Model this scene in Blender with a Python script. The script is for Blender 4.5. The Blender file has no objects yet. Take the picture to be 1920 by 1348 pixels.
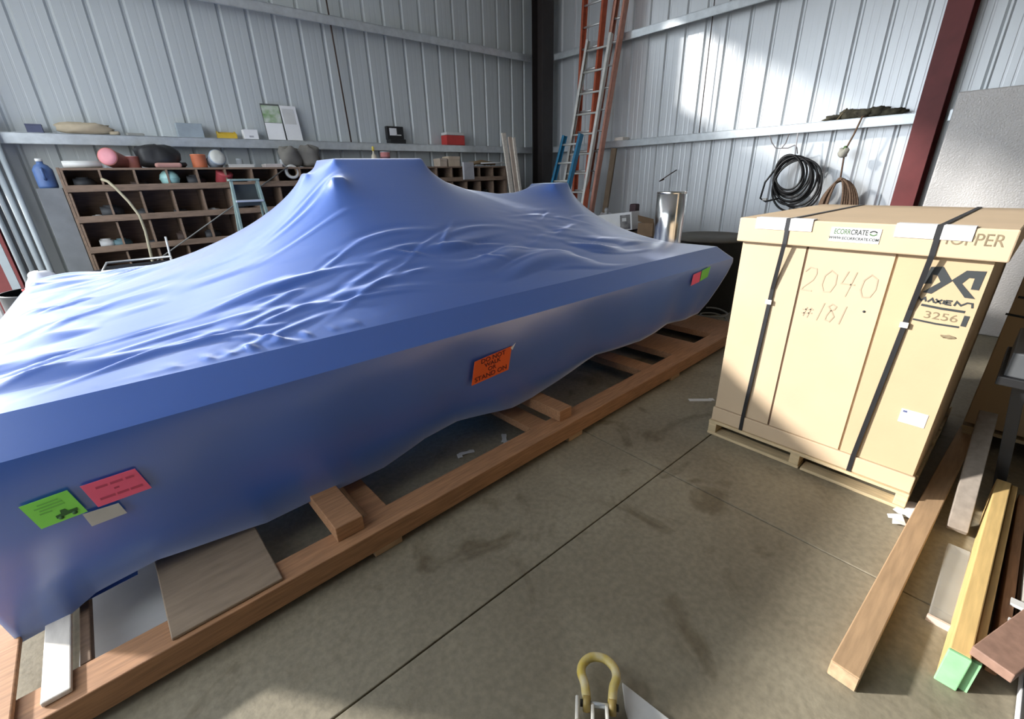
import bpy, bmesh, math, random
import numpy as np
from mathutils import Vector, Matrix
random.seed(7); RNG = np.random.RandomState(7)
S = bpy.context.scene; C = S.collection
R = math.radians

# ------------------------------------------------------------------ camera, sky, sun, exposure
CAM = Vector((0, 0, 1.6)); FPX = 828.76
def cam_axes():
    y, t, r = R(49.72), R(-22.276), R(1.4965)
    f = Vector((math.cos(y)*math.cos(t), math.sin(y)*math.cos(t), math.sin(t)))
    rt = Vector((math.sin(y), -math.cos(y), 0)); dn = f.cross(rt)
    return math.cos(r)*rt + math.sin(r)*dn, -math.sin(r)*rt + math.cos(r)*dn, f
RT, DN, FW = cam_axes()
cd = bpy.data.cameras.new('camera'); cam = bpy.data.objects.new('camera', cd); C.objects.link(cam)
cd.sensor_width = 36; cd.lens = FPX/1920*36; cd.clip_start = .02
m = Matrix((RT, -DN, -FW)).transposed().to_4x4(); m.translation = CAM
cam.matrix_world = m; S.camera = cam

W = bpy.data.worlds.new('sky'); S.world = W; W.use_nodes = True
bg = W.node_tree.nodes['Background']; bg.inputs[0].default_value = (.86, .93, 1.0, 1); bg.inputs[1].default_value = 3.7
SUN = Vector((1, -1, -.54)).normalized()
sd = bpy.data.lights.new('sun', 'SUN'); sd.energy = 6.8; sd.angle = R(2.8); sd.color = (1, .97, .93)
sun = bpy.data.objects.new('sun', sd); C.objects.link(sun); sun.location = (-8, 6, 5)
sun.rotation_euler = SUN.to_track_quat('-Z', 'Y').to_euler()
# portal that only guides sky light sampling through the open doorway
pd = bpy.data.lights.new('doorway_portal', 'AREA'); pd.shape = 'RECTANGLE'; pd.size = 5.9; pd.size_y = 4.35
po = bpy.data.objects.new('doorway_portal', pd); C.objects.link(po)
po.location = (-1.5, 4.1, 2.2); po.rotation_euler = (0, R(-90), 0); po.rotation_euler = Vector((1, 0, 0)).to_track_quat('-Z', 'Z').to_euler()
p2 = bpy.data.lights.new('strip_portal', 'AREA'); p2.shape = 'RECTANGLE'; p2.size = 4.6; p2.size_y = 1.6
po2 = bpy.data.objects.new('strip_portal', p2); C.objects.link(po2); po2.location = (1.7, 7.2, 4.4); po2.rotation_euler = Vector((0, -1, 0)).to_track_quat('-Z', 'Z').to_euler()
try: p2.cycles.is_portal = True
except Exception: pass
try: pd.cycles.is_portal = True
except Exception: pass
S.view_settings.view_transform = 'Standard'; S.view_settings.look = 'None'
S.view_settings.gamma = 1; S.view_settings.use_curve_mapping = False
S.view_settings.exposure = 0.28

# ------------------------------------------------------------------ helpers
def at(px, py, ax, val):
    """point where the sight line of a photo pixel meets a plane x, y or z = val"""
    d = FW + RT*((px-960)/FPX) + DN*((py-674)/FPX)
    return CAM + d*((val-CAM[ax])/d[ax])
MATS = {}
def mat(name, col, rough=.6, metal=0., var=.12, scale=8., stretch=(1, 1, 1), bump=0., bscale=60., col2=None, spec=.5, alpha=None, detail=4.):
    if name in MATS: return MATS[name]
    mt = bpy.data.materials.new(name); mt.use_nodes = True; nt = mt.node_tree; N = nt.nodes; L = nt.links
    b = N['Principled BSDF']; b.inputs['Roughness'].default_value = rough; b.inputs['Metallic'].default_value = metal
    b.inputs['Specular IOR Level'].default_value = spec
    tc = N.new('ShaderNodeTexCoord'); mp = N.new('ShaderNodeMapping'); mp.inputs['Scale'].default_value = stretch
    L.new(tc.outputs['Object'], mp.inputs[0])
    nz = N.new('ShaderNodeTexNoise'); nz.inputs['Scale'].default_value = scale; nz.inputs['Detail'].default_value = detail
    L.new(mp.outputs[0], nz.inputs['Vector'])
    rp = N.new('ShaderNodeValToRGB'); rp.color_ramp.elements[0].position = .3; rp.color_ramp.elements[1].position = .7
    c2 = col2 or tuple(min(1, c*(1+var)) for c in col); c1 = col if col2 else tuple(c*(1-var) for c in col)
    rp.color_ramp.elements[0].color = (*c1, 1); rp.color_ramp.elements[1].color = (*c2, 1)
    L.new(nz.outputs['Fac'], rp.inputs[0]); L.new(rp.outputs[0], b.inputs['Base Color'])
    if bump:
        n2 = N.new('ShaderNodeTexNoise'); n2.inputs['Scale'].default_value = bscale; n2.inputs['Detail'].default_value = 3
        L.new(mp.outputs[0], n2.inputs['Vector'])
        bp = N.new('ShaderNodeBump'); bp.inputs['Strength'].default_value = bump; bp.inputs['Distance'].default_value = .01
        L.new(n2.outputs['Fac'], bp.inputs['Height']); L.new(bp.outputs[0], b.inputs['Normal'])
    if alpha is not None: b.inputs['Alpha'].default_value = alpha
    MATS[name] = mt; return mt

class MB:
    """collects shapes into one mesh"""
    def __init__(s): s.v = []; s.f = []; s.sm = []
    def add(s, vs, fs, smooth=False, M=None):
        o = len(s.v)
        s.v += [tuple(M @ Vector(v)) if M is not None else tuple(v) for v in vs]
        for f in fs: s.f.append(tuple(o+i for i in f)); s.sm.append(smooth)
        return s
    def box(s, c, d, M=None, rz=0):
        x, y, z = d[0]/2, d[1]/2, d[2]/2
        vs = [(i*x, j*y, k*z) for k in (-1, 1) for j in (-1, 1) for i in (-1, 1)]
        fs = [(0, 2, 3, 1), (4, 5, 7, 6), (0, 1, 5, 4), (2, 6, 7, 3), (0, 4, 6, 2), (1, 3, 7, 5)]
        T = Matrix.Translation(c) @ Matrix.Rotation(rz, 4, 'Z')
        if M is not None: T = T @ M
        return s.add(vs, fs, False, T)
    def bar(s, a, b, w, h, up=(0, 0, 1)):
        """box from a to b, width w (sideways) and height h (along up)"""
        a = Vector(a); b = Vector(b); x = (b-a); l = x.length; x.normalize()
        y = Vector(up).cross(x).normalized(); z = x.cross(y)
        T = Matrix((x, y, z)).transposed().to_4x4(); T.translation = (a+b)/2
        x2, y2, z2 = l/2, w/2, h/2
        vs = [(i*x2, j*y2, k*z2) for k in (-1, 1) for j in (-1, 1) for i in (-1, 1)]
        fs = [(0, 2, 3, 1), (4, 5, 7, 6), (0, 1, 5, 4), (2, 6, 7, 3), (0, 4, 6, 2), (1, 3, 7, 5)]
        return s.add(vs, fs, False, T)
    def lathe(s, prof, n=24, M=None, smooth=True, cap=True):
        """prof: list of (r, z)"""
        vs = []; fs = []
        for r, z in prof:
            for i in range(n):
                a = 2*math.pi*i/n; vs.append((r*math.cos(a), r*math.sin(a), z))
        for k in range(len(prof)-1):
            for i in range(n):
                j = (i+1) % n; fs.append((k*n+i, k*n+j, (k+1)*n+j, (k+1)*n+i))
        if cap:
            fs.append(tuple(range(n-1, -1, -1))); fs.append(tuple((len(prof)-1)*n+i for i in range(n)))
        return s.add(vs, fs, smooth, M)
    def tube(s, pts, r, n=8, closed=False, flat=1.0):
        P = [Vector(p) for p in pts]; m_ = len(P); vs = []; fs = []; prev = None
        for i, p in enumerate(P):
            t = (P[(i+1) % m_]-P[i-1]) if closed else (P[min(i+1, m_-1)]-P[max(i-1, 0)])
            t.normalize()
            u = prev if prev is not None else (Vector((0, 0, 1)) if abs(t.z) < .9 else Vector((1, 0, 0)))
            u = (u-t*u.dot(t)).normalized(); w = t.cross(u); prev = u
            rr = r[i] if isinstance(r, (list, tuple)) else r
            for k in range(n):
                a = 2*math.pi*k/n; vs.append(p+u*rr*math.cos(a)*flat+w*rr*math.sin(a))
        for i in range(m_ if closed else m_-1):
            i2 = (i+1) % m_
            for k in range(n):
                k2 = (k+1) % n; fs.append((i*n+k, i*n+k2, i2*n+k2, i2*n+k))
        if not closed: fs.append(tuple(range(n-1, -1, -1))); fs.append(tuple((m_-1)*n+k for k in range(n)))
        return s.add(vs, fs, True)
    def prism(s, poly, h, M=None):
        """polygon in local xy extruded 0..h along local z"""
        n = len(poly); vs = [(x, y, 0) for x, y in poly]+[(x, y, h) for x, y in poly]
        fs = [tuple(range(n-1, -1, -1)), tuple(range(n, 2*n))]+[(i, (i+1) % n, n+(i+1) % n, n+i) for i in range(n)]
        return s.add(vs, fs, False, M)
    def blob(s, c, d, seed=0, amp=.18, n=14, M=None):
        """lumpy rounded lump (cloth, bags)"""
        rs = np.random.RandomState(seed); ph = rs.rand(6)*6.28; k = rs.randint(2, 6, 6); vs = []; fs = []
        m2 = n//2+1
        for i in range(m2+1):
            th = math.pi*i/m2
            for j in range(n):
                a = 2*math.pi*j/n
                q = 1+amp*(math.sin(k[0]*a+ph[0])*math.sin(k[1]*th+ph[1])+.6*math.sin(k[2]*a+ph[2]+2*th)+.4*math.cos(k[3]*th*2+ph[3]+a))
                ct = math.cos(th); ct = math.copysign(abs(ct)**.7, ct)
                vs.append((c[0]+d[0]/2*q*math.sin(th)**.7*math.cos(a), c[1]+d[1]/2*q*math.sin(th)**.7*math.sin(a), c[2]+d[2]/2*(ct if ct < 0 else ct*q)))
        for i in range(m2):
            for j in range(n):
                j2 = (j+1) % n; fs.append((i*n+j2, i*n+j, (i+1)*n+j, (i+1)*n+j2))
        return s.add(vs, fs, True, M)
    def build(s, name, material, parent=None, bevel=0, world=False, mesh_only=False):
        me = bpy.data.meshes.new(name); off = parent_loc(parent) if (world and parent) else Vector((0, 0, 0))
        me.from_pydata([tuple(Vector(v)-off) for v in s.v], [], s.f)
        me.polygons.foreach_set('use_smooth', s.sm); me.update()
        if material: me.materials.append(material)
        if mesh_only: return me
        return place(name, me, parent, bevel=bevel)
def parent_loc(o):
    v = Vector((0, 0, 0))
    while o: v = v+Vector(o.location); o = o.parent
    return v
def place(name, me, parent=None, loc=(0, 0, 0), rot=(0, 0, 0), bevel=0):
    o = bpy.data.objects.new(name, me); C.objects.link(o); o.parent = parent; o.location = loc; o.rotation_euler = rot
    if bevel:
        bm_ = o.modifiers.new('bevel', 'BEVEL'); bm_.width = bevel; bm_.segments = 2; bm_.limit_method = 'ANGLE'
    return o
def tag(o, label, cat, group=None):
    o['label'] = label; o['category'] = cat
    if group: o['group'] = group
    return o
def thing(name, label, cat, loc=(0, 0, 0), rz=0, group=None):
    o = bpy.data.objects.new(name, None); C.objects.link(o); o.empty_display_size = .05
    o.location = loc; o.rotation_euler = (0, 0, rz); tag(o, label, cat, group); return o
def struct(o): o['kind'] = 'structure'; return o
def sempty(name):
    o = bpy.data.objects.new(name, None); C.objects.link(o); return struct(o)
def basis(o, x, y):
    """matrix with origin o, local x and y axes (world vectors), z = x cross y"""
    x = Vector(x).normalized(); y = Vector(y); y = (y-x*y.dot(x)).normalized(); z = x.cross(y)
    T = Matrix((x, y, z)).transposed().to_4x4(); T.translation = o; return T
def text_mesh(txt, size, material, name, parent, T, extrude=.0006, sx=1., align='CENTER', bold=0.):
    cu = bpy.data.curves.new('t', 'FONT'); cu.body = txt; cu.size = size; cu.align_x = align; cu.align_y = 'CENTER'
    cu.extrude = extrude; cu.offset = bold; cu.space_line = .8
    ob = bpy.data.objects.new('t', cu); C.objects.link(ob)
    dg = bpy.context.evaluated_depsgraph_get(); me = bpy.data.meshes.new_from_object(ob.evaluated_get(dg))
    bpy.data.objects.remove(ob); bpy.data.curves.remove(cu); me.name = name
    me.transform(Matrix.Translation(-parent_loc(parent)) @ T @ Matrix.Diagonal((sx, 1, 1, 1)))
    me.materials.clear(); me.materials.append(material)
    return place(name, me, parent)
def strokes(lines, w, material, name, parent, T, h=.0008):
    """pen strokes: polylines in the local xy plane of T, as flat ribbons with a little thickness"""
    mb = MB()
    for ln in lines:
        P = [Vector((*q, 0)) for q in ln]; n = len(P); closed = n > 3 and (P[0]-P[-1]).length < 1e-6
        lft = []; rgt = []
        for k in range(n):
            d0 = (P[k]-P[k-1]) if k else ((P[0]-P[-2]) if closed else P[1]-P[0]); d1 = (P[k+1]-P[k]) if k < n-1 else ((P[1]-P[0]) if closed else P[-1]-P[-2])
            d0 = d0.normalized(); d1 = d1.normalized(); t_ = (d0+d1).normalized() if (d0+d1).length > .2 else d0
            nn = Vector((-t_.y, t_.x, 0))*w/2/max(.5, t_.dot(d0)); lft.append(P[k]+nn); rgt.append(P[k]-nn)
        vs = [tuple(q) for q in rgt]+[tuple(q) for q in lft]; m_ = 2*n
        vs += [(x_, y_, h) for x_, y_, z_ in vs]; fs = []
        for k in range(n-1):
            a, b, c_, d_ = k, k+1, n+k+1, n+k
            fs += [(m_+a, m_+b, m_+c_, m_+d_), (d_, c_, b, a), (a, b, m_+b, m_+a), (c_, d_, m_+d_, m_+c_)]
        if not closed: fs += [(n, 0, m_, m_+n), (n-1, 2*n-1, m_+2*n-1, m_+n-1)]
        mb.add(vs, fs, False, T)
    return mb.build(name, material, parent, world=True)

# ------------------------------------------------------------------ materials
def concrete():
    mt = bpy.data.materials.new('concrete'); mt.use_nodes = True; nt = mt.node_tree; N = nt.nodes; L = nt.links; b = N['Principled BSDF']
    b.inputs['Roughness'].default_value = .62; b.inputs['Specular IOR Level'].default_value = .35
    tc = N.new('ShaderNodeTexCoord')
    def noise(s, d=5, dist=0.):
        n = N.new('ShaderNodeTexNoise'); n.inputs['Scale'].default_value = s; n.inputs['Detail'].default_value = d; n.inputs['Distortion'].default_value = dist
        L.new(tc.outputs['Object'], n.inputs['Vector']); return n
    def ramp(src, p0, p1, c0, c1):
        r = N.new('ShaderNodeValToRGB'); e = r.color_ramp.elements; e[0].position = p0; e[1].position = p1; e[0].color = (*c0, 1); e[1].color = (*c1, 1)
        L.new(src.outputs['Fac'], r.inputs[0]); return r
    base = ramp(noise(1.3, 6, .6), .32, .72, (.195, .168, .118), (.30, .265, .19))
    fine = ramp(noise(38, 6), .35, .65, (.86, .86, .86), (1.08, 1.08, 1.08))
    stain = ramp(noise(2.6, 7, 1.4), .30, .42, (.62, .58, .52), (1, 1, 1))
    def mul(a, c):
        x = N.new('ShaderNodeMix'); x.data_type = 'RGBA'; x.blend_type = 'MULTIPLY'; x.inputs[0].default_value = 1
        L.new(a, x.inputs[6]); L.new(c, x.inputs[7]); return x.outputs[2]
    o = mul(mul(base.outputs[0], fine.outputs[0]), stain.outputs[0]); L.new(o, b.inputs['Base Color'])
    bp = N.new('ShaderNodeBump'); bp.inputs['Strength'].default_value = .25; bp.inputs['Distance'].default_value = .004
    L.new(noise(60, 5).outputs['Fac'], bp.inputs['Height']); L.new(bp.outputs[0], b.inputs['Normal']); return mt
CONC = concrete()
JOINT = mat('joint', (.15, .125, .09), .9)
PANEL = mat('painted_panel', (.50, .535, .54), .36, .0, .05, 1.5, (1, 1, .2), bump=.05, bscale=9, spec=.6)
PANEL2 = mat('painted_panel_sunlit_copy', (.68, .71, .73), .36, .45, .04, 1.5, (1, 1, .2), bump=.05, bscale=5, spec=.6)  # copy of the panel paint, sunlight put into its lighter, shinier colour
GALV = mat('galvanized', (.62, .66, .68), .33, .55, .10, 14)
SHADEST = mat('shaded_column', (.028, .022, .021), .55)  # corner shade put into the colour: red primer darkened to near black
REDST = mat('red_primer', (.20, .040, .040), .55, 0, .12, 6)
BLACK = mat('black_rubber', (.012, .012, .013), .5)
DARK = mat('dark_grey', (.035, .037, .04), .6)
WOODR = mat('wood_red', (.36, .185, .09), .65, 0, .22, 6, (1.2, 14, 14), bump=.12, bscale=40)
WOODD = mat('wood_dark', (.17, .105, .065), .72, 0, .2, 6, (1.2, 14, 14), bump=.12)
WOODY = mat('wood_yellow', (.68, .47, .19), .6, 0, .12, 5, (1.2, 14, 14), bump=.08)
WOODP = mat('wood_pallet', (.60, .47, .28), .7, 0, .16, 6, (14, 1.5, 14), bump=.1)
WOODS = mat('wood_shelf', (.215, .145, .10), .7, 0, .2, 5, (2, 8, 8), bump=.1)
WOODB = mat('wood_beam', (.42, .275, .155), .65, 0, .14, 5, (1.2, 12, 12), bump=.1)
PLYW = mat('plywood', (.25, .185, .125), .7, 0, .15, 4, (2, 9, 9))
PALEW = mat('pale_board', (.72, .66, .58), .65, 0, .12, 5, (9, 2, 9))
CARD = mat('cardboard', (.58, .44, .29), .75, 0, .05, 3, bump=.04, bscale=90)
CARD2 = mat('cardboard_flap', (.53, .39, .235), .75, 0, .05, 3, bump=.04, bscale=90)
CARDG = mat('cardboard_gap', (.10, .055, .03), .9)
WHITE = mat('white_paper', (.80, .80, .80), .6, 0, .03)
OFFW = mat('off_white', (.62, .62, .60), .55, 0, .05)
INK = mat('ink', (.035, .04, .042), .7)
PENCIL = mat('pencil', (.45, .35, .245), .7, 0, .1)
FADED = mat('faded_ink', (.22, .17, .10), .7, 0, .2, 60)
STRAP = mat('strap', (.016, .016, .018), .45)
ORANGE = mat('orange_label', (.95, .135, .02), .5, 0, .03)
PINK = mat('pink_label', (.90, .13, .24), .5, 0, .03)
GREEN = mat('green_label', (.24, .74, .10), .5, 0, .03)
ALU = mat('aluminium', (.70, .71, .70), .38, .55, .06, 20)
FIBO = mat('orange_fiberglass', (.50, .115, .055), .5, 0, .12, 12)
FIBS = mat('salmon_fiberglass', (.58, .27, .19), .5, 0, .12, 12)
BLUEL = mat('blue_fiberglass', (.03, .20, .36), .45, 0, .1, 12)

# ------------------------------------------------------------------ the building
XR, YL, ZC = 6.95, 7.10, 5.2        # right wall x, left wall y, roof height
XD, YN = -1.5, -6.0                 # open doorway plane, near wall
ZWA, ZWM, ZWB = 3.60, 3.80, 4.13    # sills of unseen high windows, added to let sun onto the right wall
fl = struct(MB().box((2.75, .5, -.06), (8.5, 13.3, .06)).build('floor', JOINT))
jx, jy, g = 2.04, 1.07, .003
for x0, x1 in ((XD, jx-g), (jx+g, XR+.05)):
    for y0, y1 in ((YN-.05, jy-g), (jy+g, YL+.05)):
        MB().box(((x0+x1)/2, (y0+y1)/2, -.015), (x1-x0, y1-y0, .03)).build('slab', CONC, fl, bevel=.004)
GROUND = mat('gravel', (.32, .29, .25), .9, 0, .2, 30)
gr = MB().box((-21.2, 2, -.08), (39.4, 60, .1)).build('ground', GROUND); struct(gr)

def panel_mesh(width, z0, z1, material):
    """ribbed sheet, local x across, room side at y = 0, ribs pressed outwards (+y)"""
    p = [(0, 0)]
    for k in range(round(width/.305)):
        x = k*.305
        p += [(x+.012, .0), (x+.032, .024), (x+.050, .024), (x+.070, .0), (x+.145, 0), (x+.150, .0008), (x+.165, .0008), (x+.170, 0), (x+.222, 0), (x+.227, .0008), (x+.242, .0008), (x+.247, 0)]
    p += [(width, 0)]
    n = len(p); vs = [(x, y, z0) for x, y in p]+[(x, y, z1) for x, y in p]
    fs = [(i, i+1, n+i+1, n+i) for i in range(n-1)]
    # back face gives the sheet thickness
    vs += [(x, y+.004, z0) for x, y in p]+[(x, y+.004, z1) for x, y in p]
    fs += [(2*n+i+1, 2*n+i, 3*n+i, 3*n+i+1) for i in range(n-1)]+[(0, n, 3*n, 2*n), (n-1, 3*n-1, 4*n-1, 2*n-1)]
    return MB().add(vs, fs).build('panel', material, mesh_only=True)
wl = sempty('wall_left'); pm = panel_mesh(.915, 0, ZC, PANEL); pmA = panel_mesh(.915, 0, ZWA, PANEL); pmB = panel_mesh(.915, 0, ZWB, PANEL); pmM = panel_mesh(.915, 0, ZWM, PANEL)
x = -1.51+.015-.0
while x < XR:
    place('panel', pmA if -.7 < x < 1.2 else (pmM if 1.2 < x < 2 else (pmB if 2 < x < 3.9 else pm)), wl, (x, YL, 0)); x += .915
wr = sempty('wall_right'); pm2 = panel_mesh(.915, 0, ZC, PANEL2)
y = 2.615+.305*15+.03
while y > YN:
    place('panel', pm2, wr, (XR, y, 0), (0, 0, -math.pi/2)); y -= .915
wn = sempty('wall_near')
x = XD
while x < XR:
    place('panel', pm, wn, (x+.915, YN, 0), (0, 0, math.pi)); x += .915
# wall around the wide open doorway
DY0, DY1, DZ = 1.1, 7.05, 4.4
wd = struct(MB().box((XD-.05, (DY1+YL)/2, ZC/2), (.1, YL-DY1, ZC)).box((XD-.05, (DY0+YN)/2, ZC/2), (.1, DY0-YN, ZC)).box((XD-.05, (DY0+DY1)/2, (ZC+DZ)/2), (.1, DY1-DY0, ZC-DZ)).build('wall_front', PANEL))
PANE = mat('daylight_pane', (.8, .85, .88), .3, alpha=.3)
for n_, xa_, xb_, zw_ in ((1, -.58, 1.25, ZWA), (2, 1.25, 2.165, ZWM), (3, 2.165, 3.995, ZWB)):  # invented windows, added out of view so sun reaches the right wall
    win = sempty('added_window_%d' % n_); xm_ = (xa_+xb_)/2; w_ = xb_-xa_
    MB().box((xm_, YL+.02, zw_), (w_, .10, .04)).build('added_window_sill', GALV, win); MB().box((xm_, YL+.02, ZC-.03), (w_, .10, .06)).build('head_rail', GALV, win)
    for k in range(3):
        MB().box((xa_+k*w_/2, YL+.02, (zw_+ZC)/2), (.04, .08, ZC-zw_)).build('mullion', GALV, win)
        if k < 2: MB().box((xa_+(k+.5)*w_/2, YL+.03, (zw_+ZC)/2), (w_/2-.04, .006, ZC-zw_-.1)).build('pane', PANE, win)
struct(MB().box((2.75, .5, ZC+.05), (8.7, 13.5, .1)).build('ceiling', mat('roof_insulation', (.66, .66, .64), .8)))

def girt(n, a, b, z, inward, label):
    """Z section girt: web flat as a ledge, inner flange hanging down, lip"""
    mb = MB(); a = Vector(a); b = Vector(b); w = Vector(inward); d = .20
    for off, zz, hh, ww in ((d/2, z, .006, d), (d-.003, z-.05, .10, .006), (d-.012, z-.098, .006, .024)):
        mb.bar(a+w*off+Vector((0, 0, zz)), b+w*off+Vector((0, 0, zz)), ww, hh)
    o = struct(mb.build('trim_%d' % n, GALV)); return o
ZG, ZU = 2.14, 3.64
girt(1, (XD, YL, 0), (6.5, YL, 0), ZG, (0, -1, 0), '')
girt(2, (XD, YL, 0), (6.5, YL, 0), ZU, (0, -1, 0), '')
girt(3, (XR, 6.7, 0), (XR, 1.2, 0), ZG, (-1, 0, 0), '')
girt(4, (XR, 6.7, 0), (XR, 1.2, 0), ZU, (-1, 0, 0), '')
girt(5, (XR, .95, 0), (XR, YN, 0), ZG, (-1, 0, 0), '')
girt(6, (XR, .95, 0), (XR, YN, 0), ZU, (-1, 0, 0), '')

def column(name, label, cx, cy, w, d, face, material, z1=ZC, fl_mat=None):
    """I section: two flanges and a web; face = axis the flanges look along"""
    t = thing(name, label, 'column', (cx, cy, 0)); f2 = fl_mat or material
    sx, sy = ((w, d) if face == 'y' else (d, w))
    for s in (-1, 1):
        c = (0, s*(d/2-.008), z1/2) if face == 'y' else (s*(d/2-.008), 0, z1/2)
        MB().box(c, (w, .016, z1) if face == 'y' else (.016, w, z1)).build('flange', f2, t, bevel=.002)
    MB().box((0, 0, z1/2), (.012, d-.03, z1) if face == 'y' else (d-.03, .012, z1)).build('web', material, t)
    MB().box((0, 0, .01), (sx+.06, sy+.06, .02)).build('base_plate', material, t)
    return t
column('steel_column', 'shade-darkened steel column standing in the corner between the two metal walls', 6.60, 6.72, .27, .28, 'y', SHADEST)
column('steel_column', 'red primed steel column on the sunlit wall, beside the white foam sheets', 6.78, 1.10, .20, .30, 'x', REDST)
column('steel_column', 'red steel column at the left edge of the view behind grey pipes', -.98, 6.86, .22, .40, 'y', REDST)

def rod(label, a, b, r, material):
    return tag(MB().tube([a, b], r, 8).build('sag_rod', material), label, 'rod')
RUST = mat('rusty_rod', (.05, .03, .022), .7)
rod('dark vertical sag rod on the shaded wall above the covered machine', (2.92, 6.93, 2.06), (2.83, 6.98, ZC), .011, RUST)
rod('thin dark sag rod on the sunlit wall right of the ladders', (6.86, 3.70, 2.14), (6.86, 3.72, ZC), .007, RUST)

# ------------------------------------------------------------------ shrink wrapped machine
def wrap_material():
    mt = bpy.data.materials.new('blue_shrink_wrap'); mt.use_nodes = True; nt = mt.node_tree; N = nt.nodes; L = nt.links; b = N['Principled BSDF']
    b.inputs['Base Color'].default_value = (.018, .12, .52, 1); b.inputs['Roughness'].default_value = .42; b.inputs['Specular IOR Level'].default_value = 1.0
    b.inputs['Coat Weight'].default_value = 1.0; b.inputs['Coat Roughness'].default_value = .27; b.inputs['Coat IOR'].default_value = 1.95; b.inputs['Sheen Weight'].default_value = 1.0; b.inputs['Sheen Roughness'].default_value = .38; b.inputs['Sheen Tint'].default_value = (.80, .86, 1, 1)
    tc = N.new('ShaderNodeTexCoord'); mp = N.new('ShaderNodeMapping'); mp.inputs['Scale'].default_value = (.6, 2.2, 2.2); L.new(tc.outputs['Object'], mp.inputs[0])
    n = N.new('ShaderNodeTexNoise'); n.inputs['Scale'].default_value = 3.0; n.inputs['Detail'].default_value = 4; n.inputs['Distortion'].default_value = .5; L.new(mp.outputs[0], n.inputs['Vector'])
    bp = N.new('ShaderNodeBump'); bp.inputs['Strength'].default_value = .18; bp.inputs['Distance'].default_value = .02
    L.new(n.outputs['Fac'], bp.inputs['Height']); L.new(bp.outputs[0], b.inputs['Normal'])
    tr = N.new('ShaderNodeBsdfTranslucent'); tr.inputs[0].default_value = (.10, .32, .75, 1)
    mx = N.new('ShaderNodeMixShader'); mx.inputs[0].default_value = .10
    L.new(b.outputs[0], mx.inputs[1]); L.new(tr.outputs[0], mx.inputs[2]); L.new(mx.outputs[0], N['Material Output'].inputs[0]); return mt
WRAP = wrap_material()
X0, X1, Y0, Y1, ZT = -.60, 4.30, 2.00, 5.10, .95
def vnoise(x, y, seed):
    rs = np.random.RandomState(seed); G = rs.rand(64, 64)*2-1
    xi = np.floor(x).astype(int); yi = np.floor(y).astype(int); fx = x-xi; fy = y-yi
    fx = fx*fx*(3-2*fx); fy = fy*fy*(3-2*fy); a = lambda i, j: G[(xi+i) % 64, (yi+j) % 64]
    return (a(0, 0)*(1-fx)+a(1, 0)*fx)*(1-fy)+(a(0, 1)*(1-fx)+a(1, 1)*fx)*fy
# rigid points that hold the film up: (x0, x1, y0, y1, z0, z1)  -- gantry head, its brackets, the cable carrier ridge
PINS = [(1.17, 1.82, 3.12, 3.42, 1.745, 1.755), (1.02, 1.06, 3.22, 3.30, 1.66, 1.66), (1.10, 1.13, 2.93, 2.96, 1.635, 1.635), (3.11, 3.30, 3.02, 3.30, 1.545, 1.55)]
RIDGE = [(1.82, 3.25, 1.74), (2.05, 3.23, 1.60), (2.30, 3.21, 1.52), (2.6, 3.2, 1.475), (2.82, 3.2, 1.480), (2.98, 3.2, 1.515), (3.12, 3.2, 1.545)]
def relax(nx, ny, Z, iters):
    xs = np.linspace(X0, X1, nx); ys = np.linspace(Y0, Y1, ny); XX, YY = np.meshgrid(xs, ys, indexing='ij')
    fix = np.zeros((nx, ny), bool); val = np.full((nx, ny), ZT)
    dx = xs[1]-xs[0]; dy = ys[1]-ys[0]
    edge = ZT+0*XX
    fix[0, :] = fix[-1, :] = fix[:, 0] = fix[:, -1] = True; val[fix] = edge[fix]
    for a, b, c, d, z0, z1 in PINS:
        k = (XX > a-dx*.6) & (XX < b+dx*.6) & (YY > c-dy*.6) & (YY < d+dy*.6); fix |= k; val[k] = (z0+(z1-z0)*np.clip((XX-a)/(b-a), 0, 1))[k]
    for (xa, ya, za), (xb, yb, zb) in zip(RIDGE[:-1], RIDGE[1:]):
        t = (XX-xa)/(xb-xa); k = (t >= -.02) & (t <= 1.02) & (abs(YY-(ya+(yb-ya)*t)) < dy*.6); fix |= k; val[k] = (za+(zb-za)*t)[k]
    free = ~fix; Z = np.where(fix, val, Z); wx = 1/dx**2; wy = 1/dy**2; q = 2*(wx+wy)
    for it in range(iters):
        A = Z.copy(); A[1:-1, 1:-1] = ((Z[2:, 1:-1]+Z[:-2, 1:-1])*wx+(Z[1:-1, 2:]+Z[1:-1, :-2])*wy)/q
        Z = np.where(free, A, val)
    return xs, ys, Z
def resample(xs, ys, Z, x2, y2):
    i = np.clip(np.searchsorted(xs, x2)-1, 0, len(xs)-2); fx = (x2-xs[i])/(xs[i+1]-xs[i])
    j = np.clip(np.searchsorted(ys, y2)-1, 0, len(ys)-2); fy = (y2-ys[j])/(ys[j+1]-ys[j])
    Zi = Z[i]*(1-fx)[:, None]+Z[i+1]*fx[:, None]; return Zi[:, j]*(1-fy)+Zi[:, j+1]*fy
nx, ny = 41, 27; Z = np.full((nx, ny), ZT+.2); xs, ys, Z = relax(nx, ny, Z, 800)
for nx, ny, it in ((81, 53, 600), (161, 105, 500)):
    Z = resample(xs, ys, Z, np.linspace(X0, X1, nx), np.linspace(Y0, Y1, ny)); xs, ys, Z = relax(nx, ny, Z, it)
NX, NY = 470, 230
gx = np.linspace(X0, X1, NX); gy = Y0+(Y1-Y0)*np.linspace(0, 1, NY)**1.35
Z = resample(xs, ys, Z, gx, gy)
XX, YY = np.meshgrid(gx, gy, indexing='ij'); fy = YY-Y0
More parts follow.
